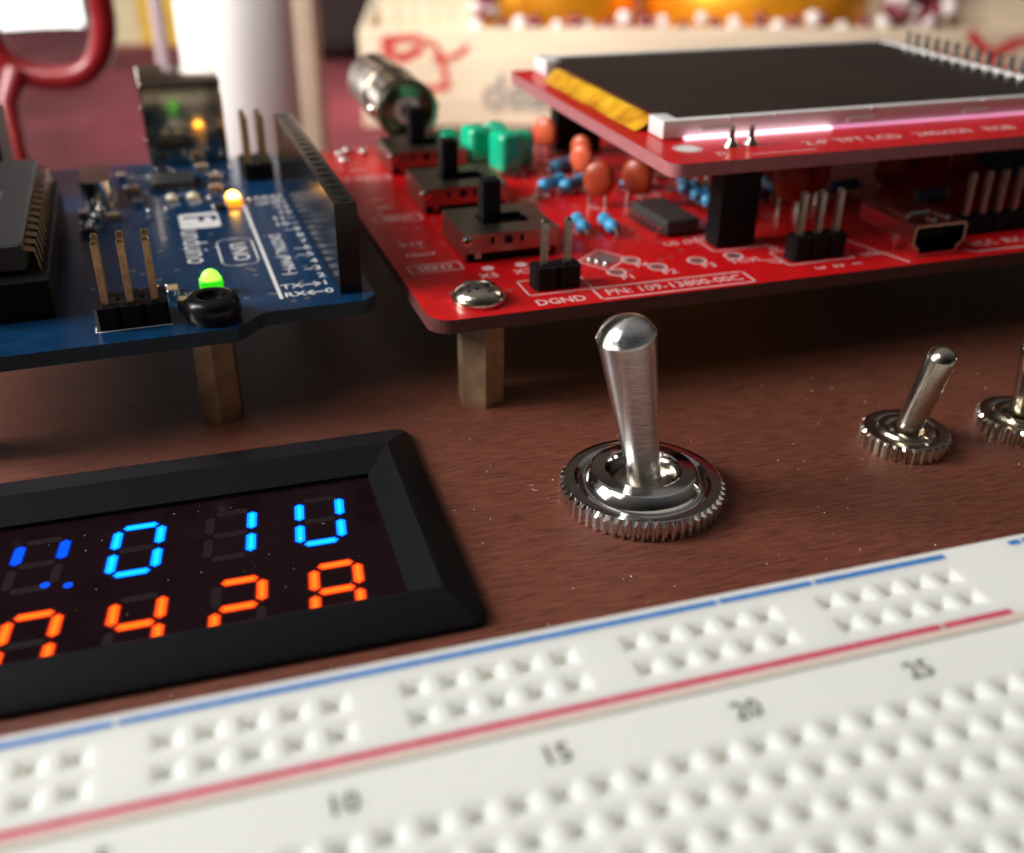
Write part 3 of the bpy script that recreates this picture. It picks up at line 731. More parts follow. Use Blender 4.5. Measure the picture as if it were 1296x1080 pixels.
for i in range(60):
    x = 1 + rng.random() * 100; y = 2 + rng.random() * 66; L_ = 4 + rng.random() * 12
    k = i % 3
    if k == 0: q.line((x, y), (x, y + L_), .35, zt + .018)
    elif k == 1: q.line((x, y), (x + L_, y), .35, zt + .0185)
    else: q.line((x, y), (x + L_ * .5, y + L_ * .5), .35, zt + .019)
q.build("copper_trace", M['red_trace'], rp, smooth=None)
q = MB(); rv = random.Random(21)
for i in range(150):
    x = 1 + rv.random() * 80; y = 1 + rv.random() * 68; q.ring2d(x, y, .16, .36, zt + .0225, 12)
q.build("via", M['pad'], rp, smooth=None)
# silkscreen lettering
q = MB(); PS = zs
q.text("DGND", 2.2, 14.2, 1.55, PS, -.01, 'CENTER', .9, off=.03)
q.outline([(18.8, .55), (38.2, .35), (38.2, 3.7), (18.8, 3.9)], .26, PS)
q.text("PN: 109-13800-00C", 2.3, 28.6, 2.1, PS, -.012, 'CENTER', .93, off=.02)
q.outline([(11.3, 3.9), (19.0, 3.9), (19.0, 8.4), (11.3, 8.4)], .2, PS)
for x, y in ((9.4, 13.6), (13.6, 13.7)): q.ring2d(x, y, 0, .75, PS, 14)
q.text("X5", 2.0, 8.8, 11.2, PS, .0, 'CENTER', off=.02); q.text("X2", 2.0, 13.2, 11.4, PS, .0, 'CENTER', off=.02)
for yy, nm in ((15.6, "SEN2"), (35.6, "SEN1"), (55.8, "CPL")):
    q.outline([(.2, yy - 1.3), (6.6, yy - 1.3), (6.6, yy + 1.3), (.2, yy + 1.3)], .2, PS)
    q.text(nm, 2.1, 3.4, yy, PS, 0, 'CENTER', .95, off=.03)
    q.text("0.1V" if yy < 20 else "1V", 1.7, 2.6, yy + 9.0, PS, 0, 'CENTER', off=.02); q.text("10mV" if yy < 20 else "DC", 1.7, 2.8, yy + 5, PS, 0, 'CENTER', off=.02)
for nm, (x, y) in (("P1", (23.7, 7.9)), ("P2", (29.2, 8.1)), ("P3", (34.8, 8.7)), ("TCVL", (40.0, 8.9)), ("P4", (27.0, 11.2))):
    q.ring2d(x, y, .95, 1.25, PS, 18); q.text(nm, 1.9, x + .7, y - 1.95, PS, -.02, 'CENTER', off=.02)
q.text("U5 (TL084)", 1.8, 33.5, 15.2, PS, 0, off=.02)
q.outline([(20.6, 12.6), (24.6, 15.8), (27.0, 12.0), (23.0, 8.8)], .22, PS)
q.outline([(44.9, 3.9), (54.3, 3.9), (54.3, 8.6), (44.9, 8.6)], .2, PS)
for nm, x in (("3", 48.0), ("2", 50.6), ("1", 53.2)): q.text(nm, 2.0, x, 2.0, PS, R90, 'CENTER', off=.02)
q.text("J7", 2.2, 43.8, 5.6, PS, R90, 'CENTER'); q.text("J5", 2.0, 45.6, 10.0, PS, 0)
q.line((56.8, 11), (59.8, .6), .3, PS); q.text("USB", 1.8, 57.2, 4.5, PS, 0, 'CENTER', off=.02)
q.line((70.4, 1.2), (95, 1.0), .3, PS); q.line((70.4, 1.2), (69.6, 2.6), .3, PS); q.text("VCC  RX  TX  GND", 2.1, 71.5, 3.6, PS, 0, off=.02)
q.outline([(38.4, 11.0), (46.2, 11.0), (46.2, 16.6), (38.4, 16.6)], .22, PS)
for k in range(26):
    q.text(rng.choice(["R13", "C8", "R21", "C11", "R4", "D1", "C24", "R30", "Q1"]), 1.6, 22 + rng.random() * 45, 19 + rng.random() * 40, PS, 0 if k % 2 else R90, off=.01)
for k in range(10):
    x = 20 + rng.random() * 40; y = 28 + rng.random() * 26; q.outline([(x, y), (x + 3, y), (x + 3, y + 6), (x, y + 6)], .2, PS)
q.text("JYETECH", 3.6, 22, 66, PS, 0, off=.05); q.line((22, 62.5), (44, 62.5), .5, PS); q.text("DIGITAL STORAGE OSC", 2.2, 20, 69.5, PS, 0, off=.04)
q.build("silkscreen", M['pinksilk'], rp, smooth=None)
q = MB()
for (x, y) in ((23.7, 7.9), (29.2, 8.1), (34.8, 8.7), (40.0, 8.9), (27.0, 11.2)): q.ring2d(x, y, .28, .85, zt + .022, 16)
q.flat([(21.4, 12.7), (24.4, 15.0), (26.2, 12.1), (23.2, 9.8)], zt + .022)
q.build("tinned_pad", M['pad'], rp, smooth=None)
bumps(ds, [(22.2, 12.6), (22.9, 11.8), (23.6, 10.9)], .36, zt + .15)
# screw and standoff
def screw(parent, x, y, z, r=3.05):
    q = MB().lathe([(r, z), (r + .05, z + .3), (r, z + .55), (r - .25, z + .6), (r - .2, z + .75), (r - .35, z + 1.1), (r * .72, z + 1.55), (r * .45, z + 1.8), (r * .38, z + 1.55), (.001, z + 1.1)], 40, X=RT(x, y, 0), cap1=False)
    o_ = q.build("screw", M['nickel'], parent)
    q = MB().box(-.42, .42, -2.0, 2.0, z + 1.0, z + 1.78, .05, X=RT(x, y, 0, .5)).box(-2.0, 2.0, -.42, .42, z + 1.0, z + 1.781, .05, X=RT(x, y, 0, .5))
    q.build("cross_recess", M['darkthing'], o_)
screw(ds, 5.4, 4.4, zt)
standoff(ds, 5.2, 3.0, 0, zb, 2.75, .43)
standoff(ds, 108, 2.1, 0, zb, 2.75, .43); standoff(ds, 2.5, 70, 0, zb, 2.75, .43)
header_male(ds, 13.7, 6.05, 2, 1, zt, 5.3, M['pin'], pitch=2.8, plastic=2.7)
header_male(ds, 47.0, 5.8, 3, 1, zt, 5.5, M['pin'], pitch=2.55, plastic=3.0)
header_male(ds, 73.6, 7.9, 10, 1, zt, 5.9, M['pin'], pitch=2.6, plastic=2.4)
# slide switches
def slide(y, knob_y, knob_x, label=None):
    x0_, x1_ = 7.2, 19.2; q = MB()
    q.box(x0_ + .4, x1_ - .4, y + .4, y + 10.2, zt, zt + 1.4, .1)
    base = q.build("slide_switch", M['black'], ds)
    if label: base["label"] = label
    q = MB()
    z0_, z1_ = zt + 1.25, zt + 3.6
    # shell: top with slot, folded front/back/sides
    sx0, sx1 = knob_x - 1.5, knob_x + 4.6; sy0, sy1 = y + 3.4, y + 7.4
    for a in ((x0_, sx0, y, y + 10.6), (sx1, x1_, y, y + 10.6), (sx0, sx1, y, sy0), (sx0, sx1, sy1, y + 10.6)): q.box(a[0], a[1], a[2], a[3], z1_ - .3, z1_)
    q.box(x0_, x1_, y, y + .3, z0_, z1_ - .3); q.box(x0_, x1_, y + 10.3, y + 10.6, z0_, z1_ - .3)
    q.box(x0_, x0_ + .3, y + .3, y + 10.3, z0_ - 1.0, z1_ - .3); q.box(x1_ - .3, x1_, y + .3, y + 10.3, z0_ - 1.0, z1_ - .3)
    for xx in (x0_ + 1.2, x1_ - 1.8): q.box(xx, xx + .8, y - .02, y + .28, z0_ - .7, z0_)
    sh = q.build("metal_shell", M['steel'], base, smooth=20)
    q = MB()
    for xx, w in ((x0_ + 3.2, .5), (x0_ + 5.0, 1.0), (x0_ + 7.0, .45)): q.box(xx, xx + w, y - .03, y + .2, z0_ + 1.0 if w < .9 else z0_ + .9, z0_ + 1.9)
    q.build("punched_hole", M['black'], base)
    q = MB().lathe([(.32, 0), (.6, .0), (.62, .5), (.34, .55)], 16, X=RT(x0_ + .1, y - .15, z1_ - .55, 0, PI / 2), cap0=False, cap1=False); q.build("folded_tab", M['solder'], base)
    q = MB().box(knob_x - 1.15, knob_x + 1.15, knob_y - 1.2, knob_y + 1.2, z1_ - 1.5, z1_ + 5.0, .12, 2)
    q.build("knob", M['black'], base)
    q = MB().box(sx0, sx1, sy0, sy1, z1_ - 1.5, z1_ - .9); q.build("slot_floor", M['black'], base)
slide(15.7, 21.4, 12.0, "slide switch nearest the front corner of the red board")
slide(35.6, 42.0, 12.4, "middle slide switch of the red board")
slide(55.8, 62.6, 12.8, "slide switch just in front of the round metal connector")
# BNC connector
bx, bz = 13.6, zt + 6.3
q = MB().lathe([(4.9, 0), (5.1, .4), (5.1, 2.2), (4.75, 2.6), (4.75, 12), (5.1, 12.4), (5.1, 14), (4.9, 14.2), (4.9, 27.5), (4.6, 28)], 48, X=RT(bx, 70.5, bz, 0, -PI / 2), cap0=False)
bn = q.build("coaxial_connector", mat("dark_nickel", (0.36, 0.30, 0.23), 0.22, metal=1, var=0.2, vscale=0.3, rvar=0.06), ds)
q = MB().lathe([(4.85, 0), (4.3, .1), (4.1, .5), (4.1, 8)], 40, X=RT(bx, 70.45, bz, 0, -PI / 2), cap0=False, cap1=True); q.build("inner_sleeve", M['nickel'], bn)
q = MB().lathe([(2.3, 0.9), (2.1, .8), (1.2, .8), (1.1, 3)], 24, X=RT(bx, 70.6, bz, 0, -PI / 2), cap0=False, cap1=True); q.build("insulator", M['lcdwhite'], bn)
q = MB()
for s_ in (-1, 1): q.sphere((bx + s_ * 5.2, 74, bz), .9, 12, 8)
q.build("locking_stud", M['solder'], bn)
bumps(ds, [(1.6, 69.5), (3.2, 71.5), (5.6, 70.0), (1.6, 65.5)], .8, zt + .5)
# green film capacitors
for (x, y, w_, l_, h_, r_) in ((21.5, 58.5, 3.6, 4.6, 5.6, .2), (25.6, 61.0, 3.2, 4.4, 5.2, -.1), (24.2, 51.5, 3.8, 4.6, 6.2, .25), (27.6, 55.0, 3.2, 4.4, 5.2, .1), (18.0, 62.5, 3.0, 3.6, 4.4, 0)):
    q = MB().box(-w_ * .56, w_ * .56, -l_ / 2, l_ / 2, zt + .7, zt + .7 + h_, 1.35, 6, X=RT(x, y, 0, r_))
    o_ = q.build("film_capacitor", M['green'], ds, smooth=60)
    q = MB().tube([(x - .9, y, zt), (x - .9, y, zt + 1.5)], .25, 8).tube([(x + .9, y, zt), (x + .9, y, zt + 1.5)], .25, 8); q.build("wire_lead", M['pin'], o_)
# ceramic disc capacitors
def disc(x, y, r, mt, rz, h=1.6, sc=1.0):
    q = MB().sphere((0, 0, 0), r, 24, 14, (1, .42, 1.08 * sc), X=RT(x, y, zt + h + r * sc, rz))
    o_ = q.build("disc_capacitor", M[mt], ds, smooth=80)
    dx, dy = math.cos(rz) * r * .5, math.sin(rz) * r * .5
    for s_ in (-1, 1):
        q = MB().tube([(x + s_ * dx, y + s_ * dy, zt - .1), (x + s_ * dx, y + s_ * dy, zt + h * .8), (x + s_ * dx * .9, y + s_ * dy * .9, zt + h + r * .5)], .26, 8); q.build("wire_lead", M['pin'], o_)
for a in ((31.6, 32.6, 2.35, 'orange', -.7), (37.2, 32.0, 2.45, 'orange', -.9), (34.0, 45.0, 1.95, 'bright_orange', -.9), (33.8, 60.5, 2.3, 'bright_orange', -1.0), (36.6, 51.5, 1.8, 'bright_orange', -.9),
          (56.3, 22.6, 2.6, 'orange', -.6), (61.0, 25.5, 2.9, 'orange', -.9), (74.5, 25.0, 2.5, 'orange', -.4), (80.5, 30.0, 2.6, 'orange', -.4), (46.0, 48, 2.2, 'orange', -.6), (66, 36, 2.4, 'orange', -.6),
          (52, 40, 2.2, 'orange', .3), (88, 26, 2.4, 'orange', 0), (71, 44, 2.4, 'orange', 0)):
    disc(*a)
# resistors
def resistor(x, y, rz, zc, L_=5.2, r=1.0, stand=0.0):
    X = RT(x, y, zt + zc, rz)
    prof = [(.3, -L_ / 2 - .3), (.75 * r, -L_ / 2), (r, -L_ / 2 + .35), (r, -L_ / 2 + 1.0), (.90 * r, -L_ / 2 + 1.35), (.90 * r, L_ / 2 - 1.35), (r, L_ / 2 - 1.0), (r, L_ / 2 - .35), (.75 * r, L_ / 2), (.3, L_ / 2 + .3)]
    q = MB().lathe(prof, 20, X=X @ Euler((0, PI / 2, 0)).to_matrix().to_4x4()); o_ = q.build("resistor", M['resblue'], ds)
    q = MB()
    for t in (-1.0, -.35, .3, 1.2):
        q.lathe([(.915 * r, t - .12), (.915 * r, t + .12)], 20, X=X @ Euler((0, PI / 2, 0)).to_matrix().to_4x4(), cap0=False, cap1=False)
    q.build("colour_band", M['band'], o_)
    d = Vector((math.cos(rz), math.sin(rz), 0)); c = Vector((x, y, zt + zc))
    for s_ in (-1, 1):
        q = MB().tube([c + d * s_ * (L_ / 2), c + d * s_ * (L_ / 2 + .8), c + d * s_ * (L_ / 2 + 1.25) + Vector((0, 0, -.35)), c + d * s_ * (L_ / 2 + 1.35) + Vector((0, 0, -zc))], .32, 8)
        q.build("wire_lead", M['solder'], o_)
resistor(25.2, 23.4, -1.72, 1.1, 4.4, .92); resistor(28.8, 22.4, -1.66, 1.1, 4.4, .92)
for x, y in ((45.8, 31.5), (46.0, 28.3), (46.2, 25.2), (46.3, 22.0)): resistor(x, y + 2.5, 1.15, 1.6, 5.2)
for x, y, r_ in ((31, 40.5, .6), (28.0, 41.5, .6), (33.5, 50.8, .5), (58, 31, 1.2), (62, 33, 1.2), (54.8, 29.5, 1.2), (69, 28, .2), (78, 20, .2), (84, 36, .4), (40, 38.5, .5)): resistor(x, y, r_, 1.3)
# so-14 chip
X = RT(37.0, 22.6, 0, .06)
q = MB().box(-2.5, 2.5, -5.0, 5.0, zt + .15, zt + 2.2, .25, X=X); ic = q.build("amplifier_chip", M['ic'], ds)
for k in range(7):
    q = MB()
    for s_ in (-1, 1):
        xa, xb = s_ * 2.4, s_ * 3.5; y = -3.9 + 1.3 * k
        q.box(min(xa, s_ * 3.2), max(xa, s_ * 3.2), y - .36, y + .36, zt + .9, zt + 1.4, .12, 2, X=X); q.box(min(s_ * 2.9, xb * 1.06), max(s_ * 2.9, xb * 1.06), y - .34, y + .34, zt + .02, zt + .75, .14, 2, X=X)
    q.build("chip_lead", M['solder'], ic)
rs = random.Random(9)
for i in range(22):
    smd(ds, 20 + rs.random() * 34, 30 + rs.random() * 34, 2.0, 1.2, .7, zt, M[rs.choice(['tan', 'ic', 'tan'])], "chip_component", rs.choice([0, PI / 2]))
# large hidden microcontroller, crystal can
q = MB().box(60, 70, 45, 55, zt + .2, zt + 1.6, .15); q.build("processor_chip", M['ic'], ds)
# display connector socket blocks
q = MB().box(39.2, 44.6, 11.8, 15.0, zt, zt + 11.0, .1); q.build("tall_socket", M['black'], ds)
q = MB().box(36.0, 44.0, 61.0, 64.0, zt, zt + 11.0, .1); q.build("tall_socket", M['black'], ds)
q = MB().box(100.5, 103.5, 22, 60, zt, zt + 11.0, .1); q.build("tall_socket", M['black'], ds)
# mini usb
q = MB()
ux0, ux1, uy0, uy1, uz = 60.7, 68.6, 1.7, 12.6, zt + 4.1
prof = [(ux0 + .9, zt + .1), (ux0 + .9, zt + .9), (ux0, zt + 1.7), (ux0, uz - .35), (ux0 + .35, uz), (ux1 - .35, uz), (ux1, uz - .35), (ux1, zt + 1.7), (ux1 - .9, zt + .9), (ux1 - .9, zt + .1)]
cx_, cz_ = (ux0 + ux1) / 2, (zt + uz) / 2
inner = [(cx_ + (x - cx_) * .91, cz_ + (z - cz_) * .84) for x, z in prof]
n_ = len(prof); vs = [(x, uy0, z) for x, z in prof] + [(x, uy1, z) for x, z in prof] + [(x, uy0, z) for x, z in inner] + [(x, uy0 + 6, z) for x, z in inner]
fs = []
for i in range(n_):
    j = (i + 1) % n_
    fs += [(i, j, n_ + j, n_ + i), (2 * n_ + i, 2 * n_ + j, j, i), (2 * n_ + i, 2 * n_ + j, 3 * n_ + j, 3 * n_ + i)]
fs += [tuple(n_ + i for i in range(n_))]
q.add(vs, fs); ms = q.build("usb_socket", M['silver'], ds, smooth=30)
q = MB().add([(x, uy0 + 5.9, z) for x, z in inner], [tuple(range(n_))]); q.box(ux0 + 1.8, ux1 - 1.8, uy0 + 1.2, uy0 + 5.8, zt + 2.0, zt + 2.9, .1); q.build("socket_tongue", M['black'], ms)
q = MB()
for (xa, ya_, xb, yb_) in ((62.2, 5.0, 62.2, 9.0), (64.6, 3.0, 64.6, 4.4), (66.9, 3.4, 66.9, 7.6)): q.box(xa - .3, xb + .3, ya_, yb_, uz - .05, uz + .28, .08)
q.box(ux0 - .25, ux0, 4.6, 5.4, zt + .1, zt + 1.9, .05); q.box(63.2, 66.2, 6.0, 6.9, uz - .05, uz + .22, .05)
q.build("spring_tab", M['solder'], ms)

# ------------------------------------------------------------------ display board plugged on top
LO = Vector((29.5, 7.0, 0)); lr = .0236
lw = Vector((45.72, 60.25, ZW)) + Matrix.Rotation(lr, 3, 'Z') @ LO + Vector((0, 0, 22.65))
lc = thing("display_board", "red display board with a dark screen in a white frame, raised above the red board", "display", lw, lr)
# local coordinates: origin at the near-left corner of its board, z = 0 underside
out = rounded([(0, 0), (83, 0), (83, 59.5), (0, 59.5)], 1.6)
q = MB().prism(out, 0, 1.6); lp = q.build("circuit_board", M['pink_edge'], lc, smooth=None)
q = MB().flat(out, 1.612); q.build("solder_mask", M['red_pcb'], lp, smooth=None)
q = MB()
q.text("2.4\" TFT LCD   240x320   RGB", 2.5, 20, 4.4, 1.63, 0, off=.03); q.text("SD CARD", 2.0, 60, 2.2, 1.63, 0)
q.text("J2", 1.8, 7.2, 3.0, 1.63, 0, off=.02); q.line((11.2, 1.6), (20, 1.6), .2, 1.63)
q.ring2d(5.0, 6.2, 1.6, 1.85, 1.63, 20); q.build("silkscreen", M['pinksilk'], lp, smooth=None)
q = MB().lathe([(1.45, 1.615), (1.45, 1.63), (.7, 1.63)], 20, X=RT(5.0, 6.2, 0), cap0=False, cap1=True); q.build("mounting_pad", M['lcdwhite'], lp)
for x in (10.8, 13.5):
    q = MB().lathe([(.95, 1.6), (.85, 1.9), (.5, 2.3), (.36, 2.6), (.34, 3.9), (.2, 4.0)], 14, X=RT(x, 6.0, 0)); q.build("solder_pin", M['nickel'], lc)
for k in range(14):
    q = MB().lathe([(1.0, 1.6), (.9, 2.2), (.6, 3.2), (.45, 4.2), (.42, 5.6), (.25, 5.8)], 12, X=RT(72.8, 21.5 + 2.54 * k, 0)); q.build("solder_pin", M['solder'], lc)
q = MB()
for x in (9.8, 12.5): q.box(x, x + 2.6, 4.9, 7.4, -2.3, 0, .1)
q.build("pin_header", M['black'], lc)
fx0, fx1, fy0, fy1, fz0, fz1 = 3.8, 70.4, 10.6, 58.3, 1.75, 3.95
q = MB()
q.box(fx0, fx1, fy0, fy0 + 1.3, fz0, fz1, .12, 2); q.box(fx0 + 3, fx1, fy1 - 1.3, fy1, fz0, fz1, .12, 2); q.box(fx1 - 1.3, fx1, fy0 + 1.3, fy1 - 1.3, fz0, fz1, .12, 2)
q.box(fx0, fx0 + 2.4, fy0 + 1.25, fy0 + 4.2, fz0, fz1, .12, 2); q.box(fx0, fx0 + 2.4, fy1 - 6.0, fy1, fz0, fz1 + .2, .12, 2)
q.box(fx0 + 2.0, fx1 - .5, fy0 + .5, fy1 - .5, fz0 + .3, fz0 + 1.3)
for k in (9, 15.5, 30, 48, 60): q.box(fx0 + k, fx0 + k + .7, fy0 - .1, fy0 + .3, fz1 - .35, fz1 + .06, .05)
for k in (5.2, 26.5, 45): q.box(fx0 + k, fx0 + k + 4.2, fy0 - .22, fy0 + .1, fz1 - 1.7, fz1 - 1.2, .06)
q.build("screen_frame", M['lcdwhite'], lc)
q = MB().box(fx0 + 1.4, fx1 - 1.5, fy0 + 4.3, fy1 - 6.1, fz1 - .7, fz1 - .12, .04).box(fx0 + 2.6, fx1 - 1.5, fy0 + 1.5, fy0 + 4.35, fz1 - .7, fz1 - .121, .04).box(fx0 + 2.6, fx1 - 1.5, fy1 - 6.15, fy1 - 1.5, fz1 - .7, fz1 - .121, .04); gl = q.build("screen_glass", M['glass'], lc)
q = MB().line((fx0 + 7.3, fy0 + 1.5), (fx0 + 7.3, fy1 - 1.5), .16, fz1 - .10, False); q.build("polariser_edge", M['steel'], gl, smooth=None)
q = MB()
vs = []
nn = 12
for j in range(nn + 1):
    y = fy0 + 5 + (fy1 - 12.5 - fy0) * j / nn
    for (x, z) in ((fx0 - 1.5, 1.75), (fx0 - .8, 1.95), (fx0 - .1, 2.4), (fx0 + .6, 3.0), (fx0 + 1.5, 3.2)):
        vs.append((x + .08 * math.sin(j * 1.7), y, z + .03 * math.sin(j * 1.3 + x)))
q.add(vs, [(j * 5 + i, j * 5 + i + 1, (j + 1) * 5 + i + 1, (j + 1) * 5 + i) for j in range(nn) for i in range(4)])
q.build("flex_cable", M['flex'], lc, smooth=60)
q = MB().box(fx0 + 3, fx0 + 24, fy0 - .8, fy0 + .35, 1.62, 1.95); q.build("glare_strip", M['glare'], lc)  # glowing strip painting the glare streak on the board, no light source
q = MB().box(fx0 + 24, fx1 - 4, fy0 - .35, fy0 + .35, 1.62, 1.84); q.build("glare_strip", mat("dim_board_glare", (1, 0.5, 0.7), 0.4, emis=(1.0, 0.42, 0.70), es=0.75), lc)  # dimmer continuation of the painted glare streak

# ------------------------------------------------------------------ background: crate, garland, bowls
cw = (97, 419, -60)
ck = thing("wooden_crate", "pale wooden crate with red bow print and grey lettering behind the boards", "crate", cw, math.radians(-13))
q = MB().box(0, 340, 0, 6, 0, 41, 1.0, 2).box(0, 6, 6, 160, 0, 41, 1.0).box(334, 340, 6, 160, 0, 41, 1.0).box(6, 334, 154, 160, 0, 41, 1.0).box(6, 334, 6, 154, 0, 4)
q.build("panel", M['crate'], ck)
for xa, xb in ((9, 49), (262, 340 - 8)):
    q = MB()
    for k in range(5):
        w = (xb - xa) / 5; q.box(xa + k * w, xa + (k + 1) * w - .5, 7, 12, 4.2, 90, .4)
    q.build("slatted_post", M['crate'], ck)
def ribbon(pts, w, r=1):
    q = MB(); n = len(pts)
    P_ = [Vector(p) for p in pts]
    for i in range(n - 1):
        a, b_ = P_[i], P_[i + 1]; d = (b_ - a).normalized(); nn_ = Vector((-d.y, d.x)) * w / 2
        a = a - d * w * .25; b_ = b_ + d * w * .25
        q.add([(a.x + nn_.x, -.2 - i * .01, a.y + nn_.y), (a.x - nn_.x, -.2 - i * .01, a.y - nn_.y), (b_.x - nn_.x, -.2 - i * .01, b_.y - nn_.y), (b_.x + nn_.x, -.2 - i * .01, b_.y + nn_.y)], [(0, 1, 2, 3)])
    return q
def arc(cx, cy, rx, ry, a0, a1, n=10): return [(cx + rx * math.cos(math.radians(a0 + (a1 - a0) * i / n)), cy + ry * math.sin(math.radians(a0 + (a1 - a0) * i / n))) for i in range(n + 1)]
q = ribbon(arc(22, 31, 12, 6, 180, -10) + arc(34, 36, 12, 7, 260, 345), 2.4)
for p in (ribbon([(11, 36), (13, 31), (18, 29), (26, 33)], 4), ribbon([(34, 30), (36, 24), (37, 17), (30, 16.5), (20, 17)], 2.8), ribbon([(10, 37), (24, 38), (32, 34)], 2.2)): q.add(p.v, p.f)
q.build("bow_print", M['ribbon'], ck, smooth=None)
q = ribbon(arc(298, 31, 16, 6, 180, -10) + arc(312, 36, 12, 7, 260, 345), 2.6)
for p in (ribbon([(268, 39), (275, 33), (282, 30), (286, 22)], 4.5), ribbon([(282, 30), (294, 36), (306, 35)], 3)): q.add(p.v, p.f)
q.build("bow_print", M['ribbon'], ck, smooth=None)
q = MB(); t = MB().text("dear", 21, 52, 0, 0, 0, off=.6); q.add([(x, -.25, y + 14) for x, y, z in t.v], t.f)
t = MB().text("santa", 21, 112, 0, 0, 0, off=.6); q.add([(x, -.25, y + 14) for x, y, z in t.v], t.f)
q.build("lettering", M['greyprint'], ck, smooth=None)
CR = Matrix.Translation(cw) @ Matrix.Rotation(math.radians(-13), 4, 'Z')
def inc(x, y, z): return CR @ Vector((x, y, z))
def bowl(x, r, h, label, z0=4.0, y=75):
    p = inc(x, y, z0 - 0.0)
    t = thing("amber_bowl", label, "bowl", p, 0, "amber bowls inside the crate")
    q = MB().lathe([(r * .45, 0), (r * .8, h * .12), (r, h * .4), (r * 1.0, h * .62), (r * .86, h * .9), (r * .8, h), (r * .76, h), (r * .82, h * .88), (r * .95, h * .62), (r * .94, h * .4), (r * .7, h * .14), (.001, h * .1)], 48, cap1=False)
    q.build("bowl_wall", M['amber'], t)
    return t
bowl(92, 40, 66, "smaller dark orange bowl behind the left part of the crate rim")
bowl(190, 56, 76, "wide glowing orange bowl behind the middle of the crate rim")
def beads(pts, r, mats, label, grp="bead garlands on the crate rim"):
    t = thing("bead_garland", label, "garland", pts[0], 0, grp)
    for mi, nm in enumerate(("pale_beads", "dark_beads")):
        q = MB()
        for k, p in enumerate(pts):
            if k % 2 == mi or (mats == 1): q.sphere(Vector(p) - Vector(pts[0]), r * random.uniform(.85, 1.1), 10, 8)
        if q.f: q.build(nm, M['pearl'] if mi == 0 else M['maroon'], t, smooth=80)
pts = [inc(52 + k * 8.1 + random.uniform(-2.5, 2.5), 7.5 + random.uniform(-1.2, 2.5), 41.5 + random.uniform(-1.5, 2.6)) for k in range(26)]
beads([tuple(p) for p in pts], 3.4, 0, "string of white and maroon beads along the crate rim")
pts = [inc(244 + random.uniform(-13, 13), 5 + random.uniform(-4, 4), 46 + random.uniform(-3, 13)) for k in range(44)]
beads([tuple(p) for p in pts], 3.6, 0, "heap of maroon and white beads at the right of the crate rim")
pts = [inc(54 + random.uniform(-6, 6), 5 + random.uniform(-3, 3), 48 + random.uniform(-4, 12)) for k in range(16)]
beads([tuple(p) for p in pts], 3.0, 0, "small heap of maroon and white beads beside the left slatted post")
# white roll and beige block
q = MB().lathe([(16.5, 0), (17, 1), (17, 109), (16.5, 110)], 64)
o = q.build("paper_roll", M['paper']); o.location = (40.5, 297, -62); tag(o, "tall white paper roll standing behind the blue board", "paper roll")
q = MB().box(-7, 7, -5, 5, 0, 130, 1.0, 2)
o = q.build("cardboard_box", M['beige']); o.location = (62.5, 335, -62); o.rotation_euler = (0, 0, -.35); tag(o, "narrow beige cardboard box standing beside the white paper roll", "box")
q = MB().tube([(0, 0, 0), (1.0, 3, 40), (1.5, 6, 110)], 2.2, 14)
o = q.build("pale_straw", mat("greyish_pink_straw", (0.42, 0.33, 0.35), 0.4)); o.location = (17, 330, -62); tag(o, "thin pale straw standing left of the white paper roll", "straw")
# dark bag beyond
q = MB().box(-60, 60, -40, 40, 0, 110, 14, 4)
o = q.build("dark_bag", M['darkthing']); o.location = (140, 640, -62); tag(o, "dark bag seen between the cardboard box and the wooden crate", "bag")
# yellow card pack
t = thing("card_pack", "small yellow and cream card pack lying on the red tablecloth", "pack", (10, 700, -61), -.3)
MB().box(-22, 2, -30, 30, 0, 34, 1).build("cream_side", M['creamcard'], t); MB().box(2.2, 30, -30, 30, 0, 32, 1).build("yellow_side", M['yellow'], t)
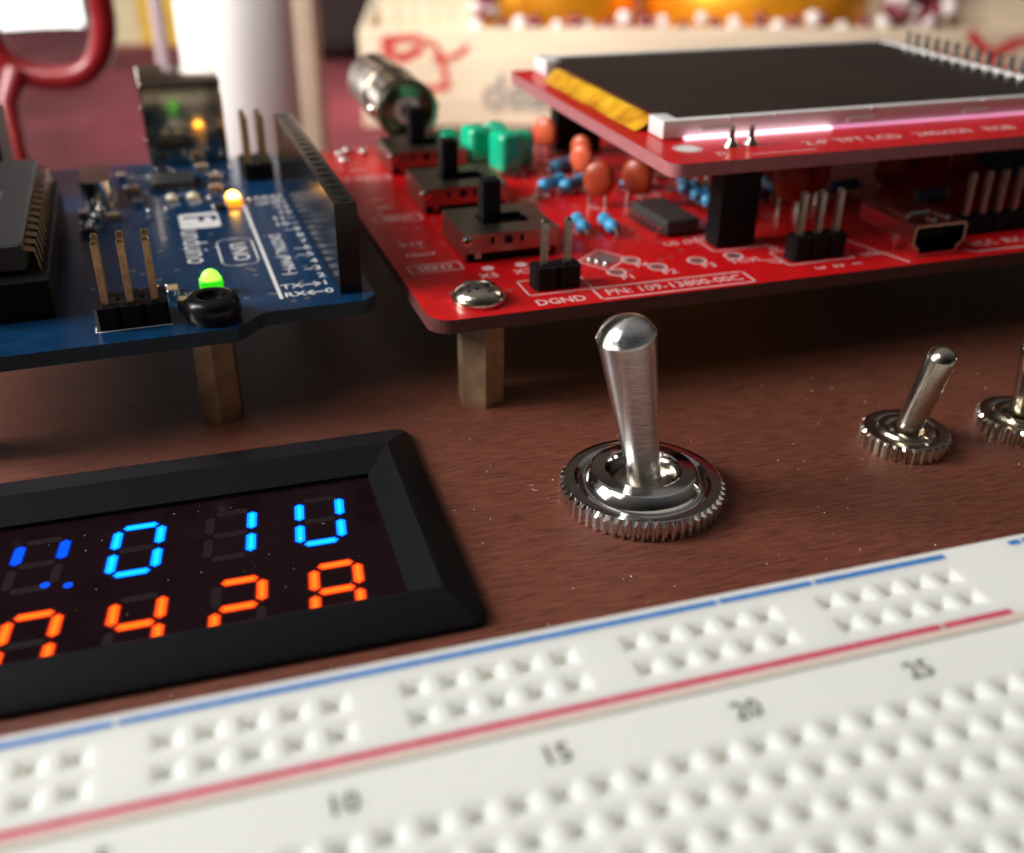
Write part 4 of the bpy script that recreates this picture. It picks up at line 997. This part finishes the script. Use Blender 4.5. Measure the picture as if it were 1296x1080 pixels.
# scissors standing upright: red loops
t = thing("scissors", "red-handled scissors standing upright behind the blue board", "scissors", (-18, 232, -62))
fr = Matrix(((0.955, -0.2, 0), (-0.296, -0.9, 0), (0.01, 0, 1)))
q = MB(); pts = []
for i in range(40):
    a = 2 * PI * i / 40
    px = 11.3 * math.copysign(abs(math.cos(a)) ** .8, math.cos(a)); pz = 17.5 * math.copysign(abs(math.sin(a)) ** .8, math.sin(a))
    pts.append((11.8 + px * 1.2, -px * .36 + 7, 77.5 + pz))
q.tube(pts, 2.9, 14, closed=True); q.build("finger_loop", M['redhandle'], t, smooth=80)
q = MB().tube([(3.5, 8, 61.5), (0.5, 4, 55), (1.2, 0, 46), (2.4, -3, 36)], 3.0, 14, r1=1.6); q.build("handle_shank", M['redhandle'], t, smooth=80)
q = MB().box(-3.2, 1.6, -6, -4, 0, 54, .3, X=RT(0, 0, 0, .3, 0, math.radians(-3))); q.build("blade", M['silver'], t)
q = MB().lathe([(3.6, -3), (3.6, -2.4), (3.0, -2)], 24, X=RT(-4, -1, 52, 0, PI / 2)); q.build("pivot", M['black'], t)

# ------------------------------------------------------------------ dust
rng = random.Random(11)
q = MB()
def speck(x, y, z, L_, w):
    a = rng.random() * PI; b_ = a + rng.uniform(-.8, .8); p0 = Vector((x, y)); p1 = p0 + Vector((math.cos(a), math.sin(a))) * L_ / 2; p2 = p1 + Vector((math.cos(b_), math.sin(b_))) * L_ / 2
    for u, v in ((p0, p1), (p1, p2)):
        d = (v - u).normalized(); n2 = Vector((-d.y, d.x)) * w / 2
        q.add([(*(u + n2), z), (*(u - n2), z), (*(v - n2), z), (*(v + n2), z), (*(u), z + w), (*(v), z + w)], [(0, 1, 2, 3), (0, 4, 5, 3), (1, 2, 5, 4)])
for i in range(300):
    x = rng.uniform(-5, 125); y = rng.uniform(14, 62)
    if -8 < x < 41.5 and 24 < y < 58.5: continue
    if (x - 60.5) ** 2 + (y - 39.2) ** 2 < 68 or (x - 91.9) ** 2 + (y - 40.8) ** 2 < 25 or (x - 107) ** 2 + (y - 40) ** 2 < 25: continue
    big = rng.random() < .12
    speck(x, y, ZW + .01, rng.uniform(.3, .8) if big else rng.uniform(.06, .16), .03 if big else rng.uniform(.03, .07))
for i in range(38):
    x = rng.uniform(2, 35); y = rng.uniform(30, 48); speck(x, y, ZW + wz + .03, rng.uniform(.08, .3), .025)
o = q.build("dust", M['dust'], smooth=None); tag(o, "white dust specks on the panel and meter", kind="stuff")
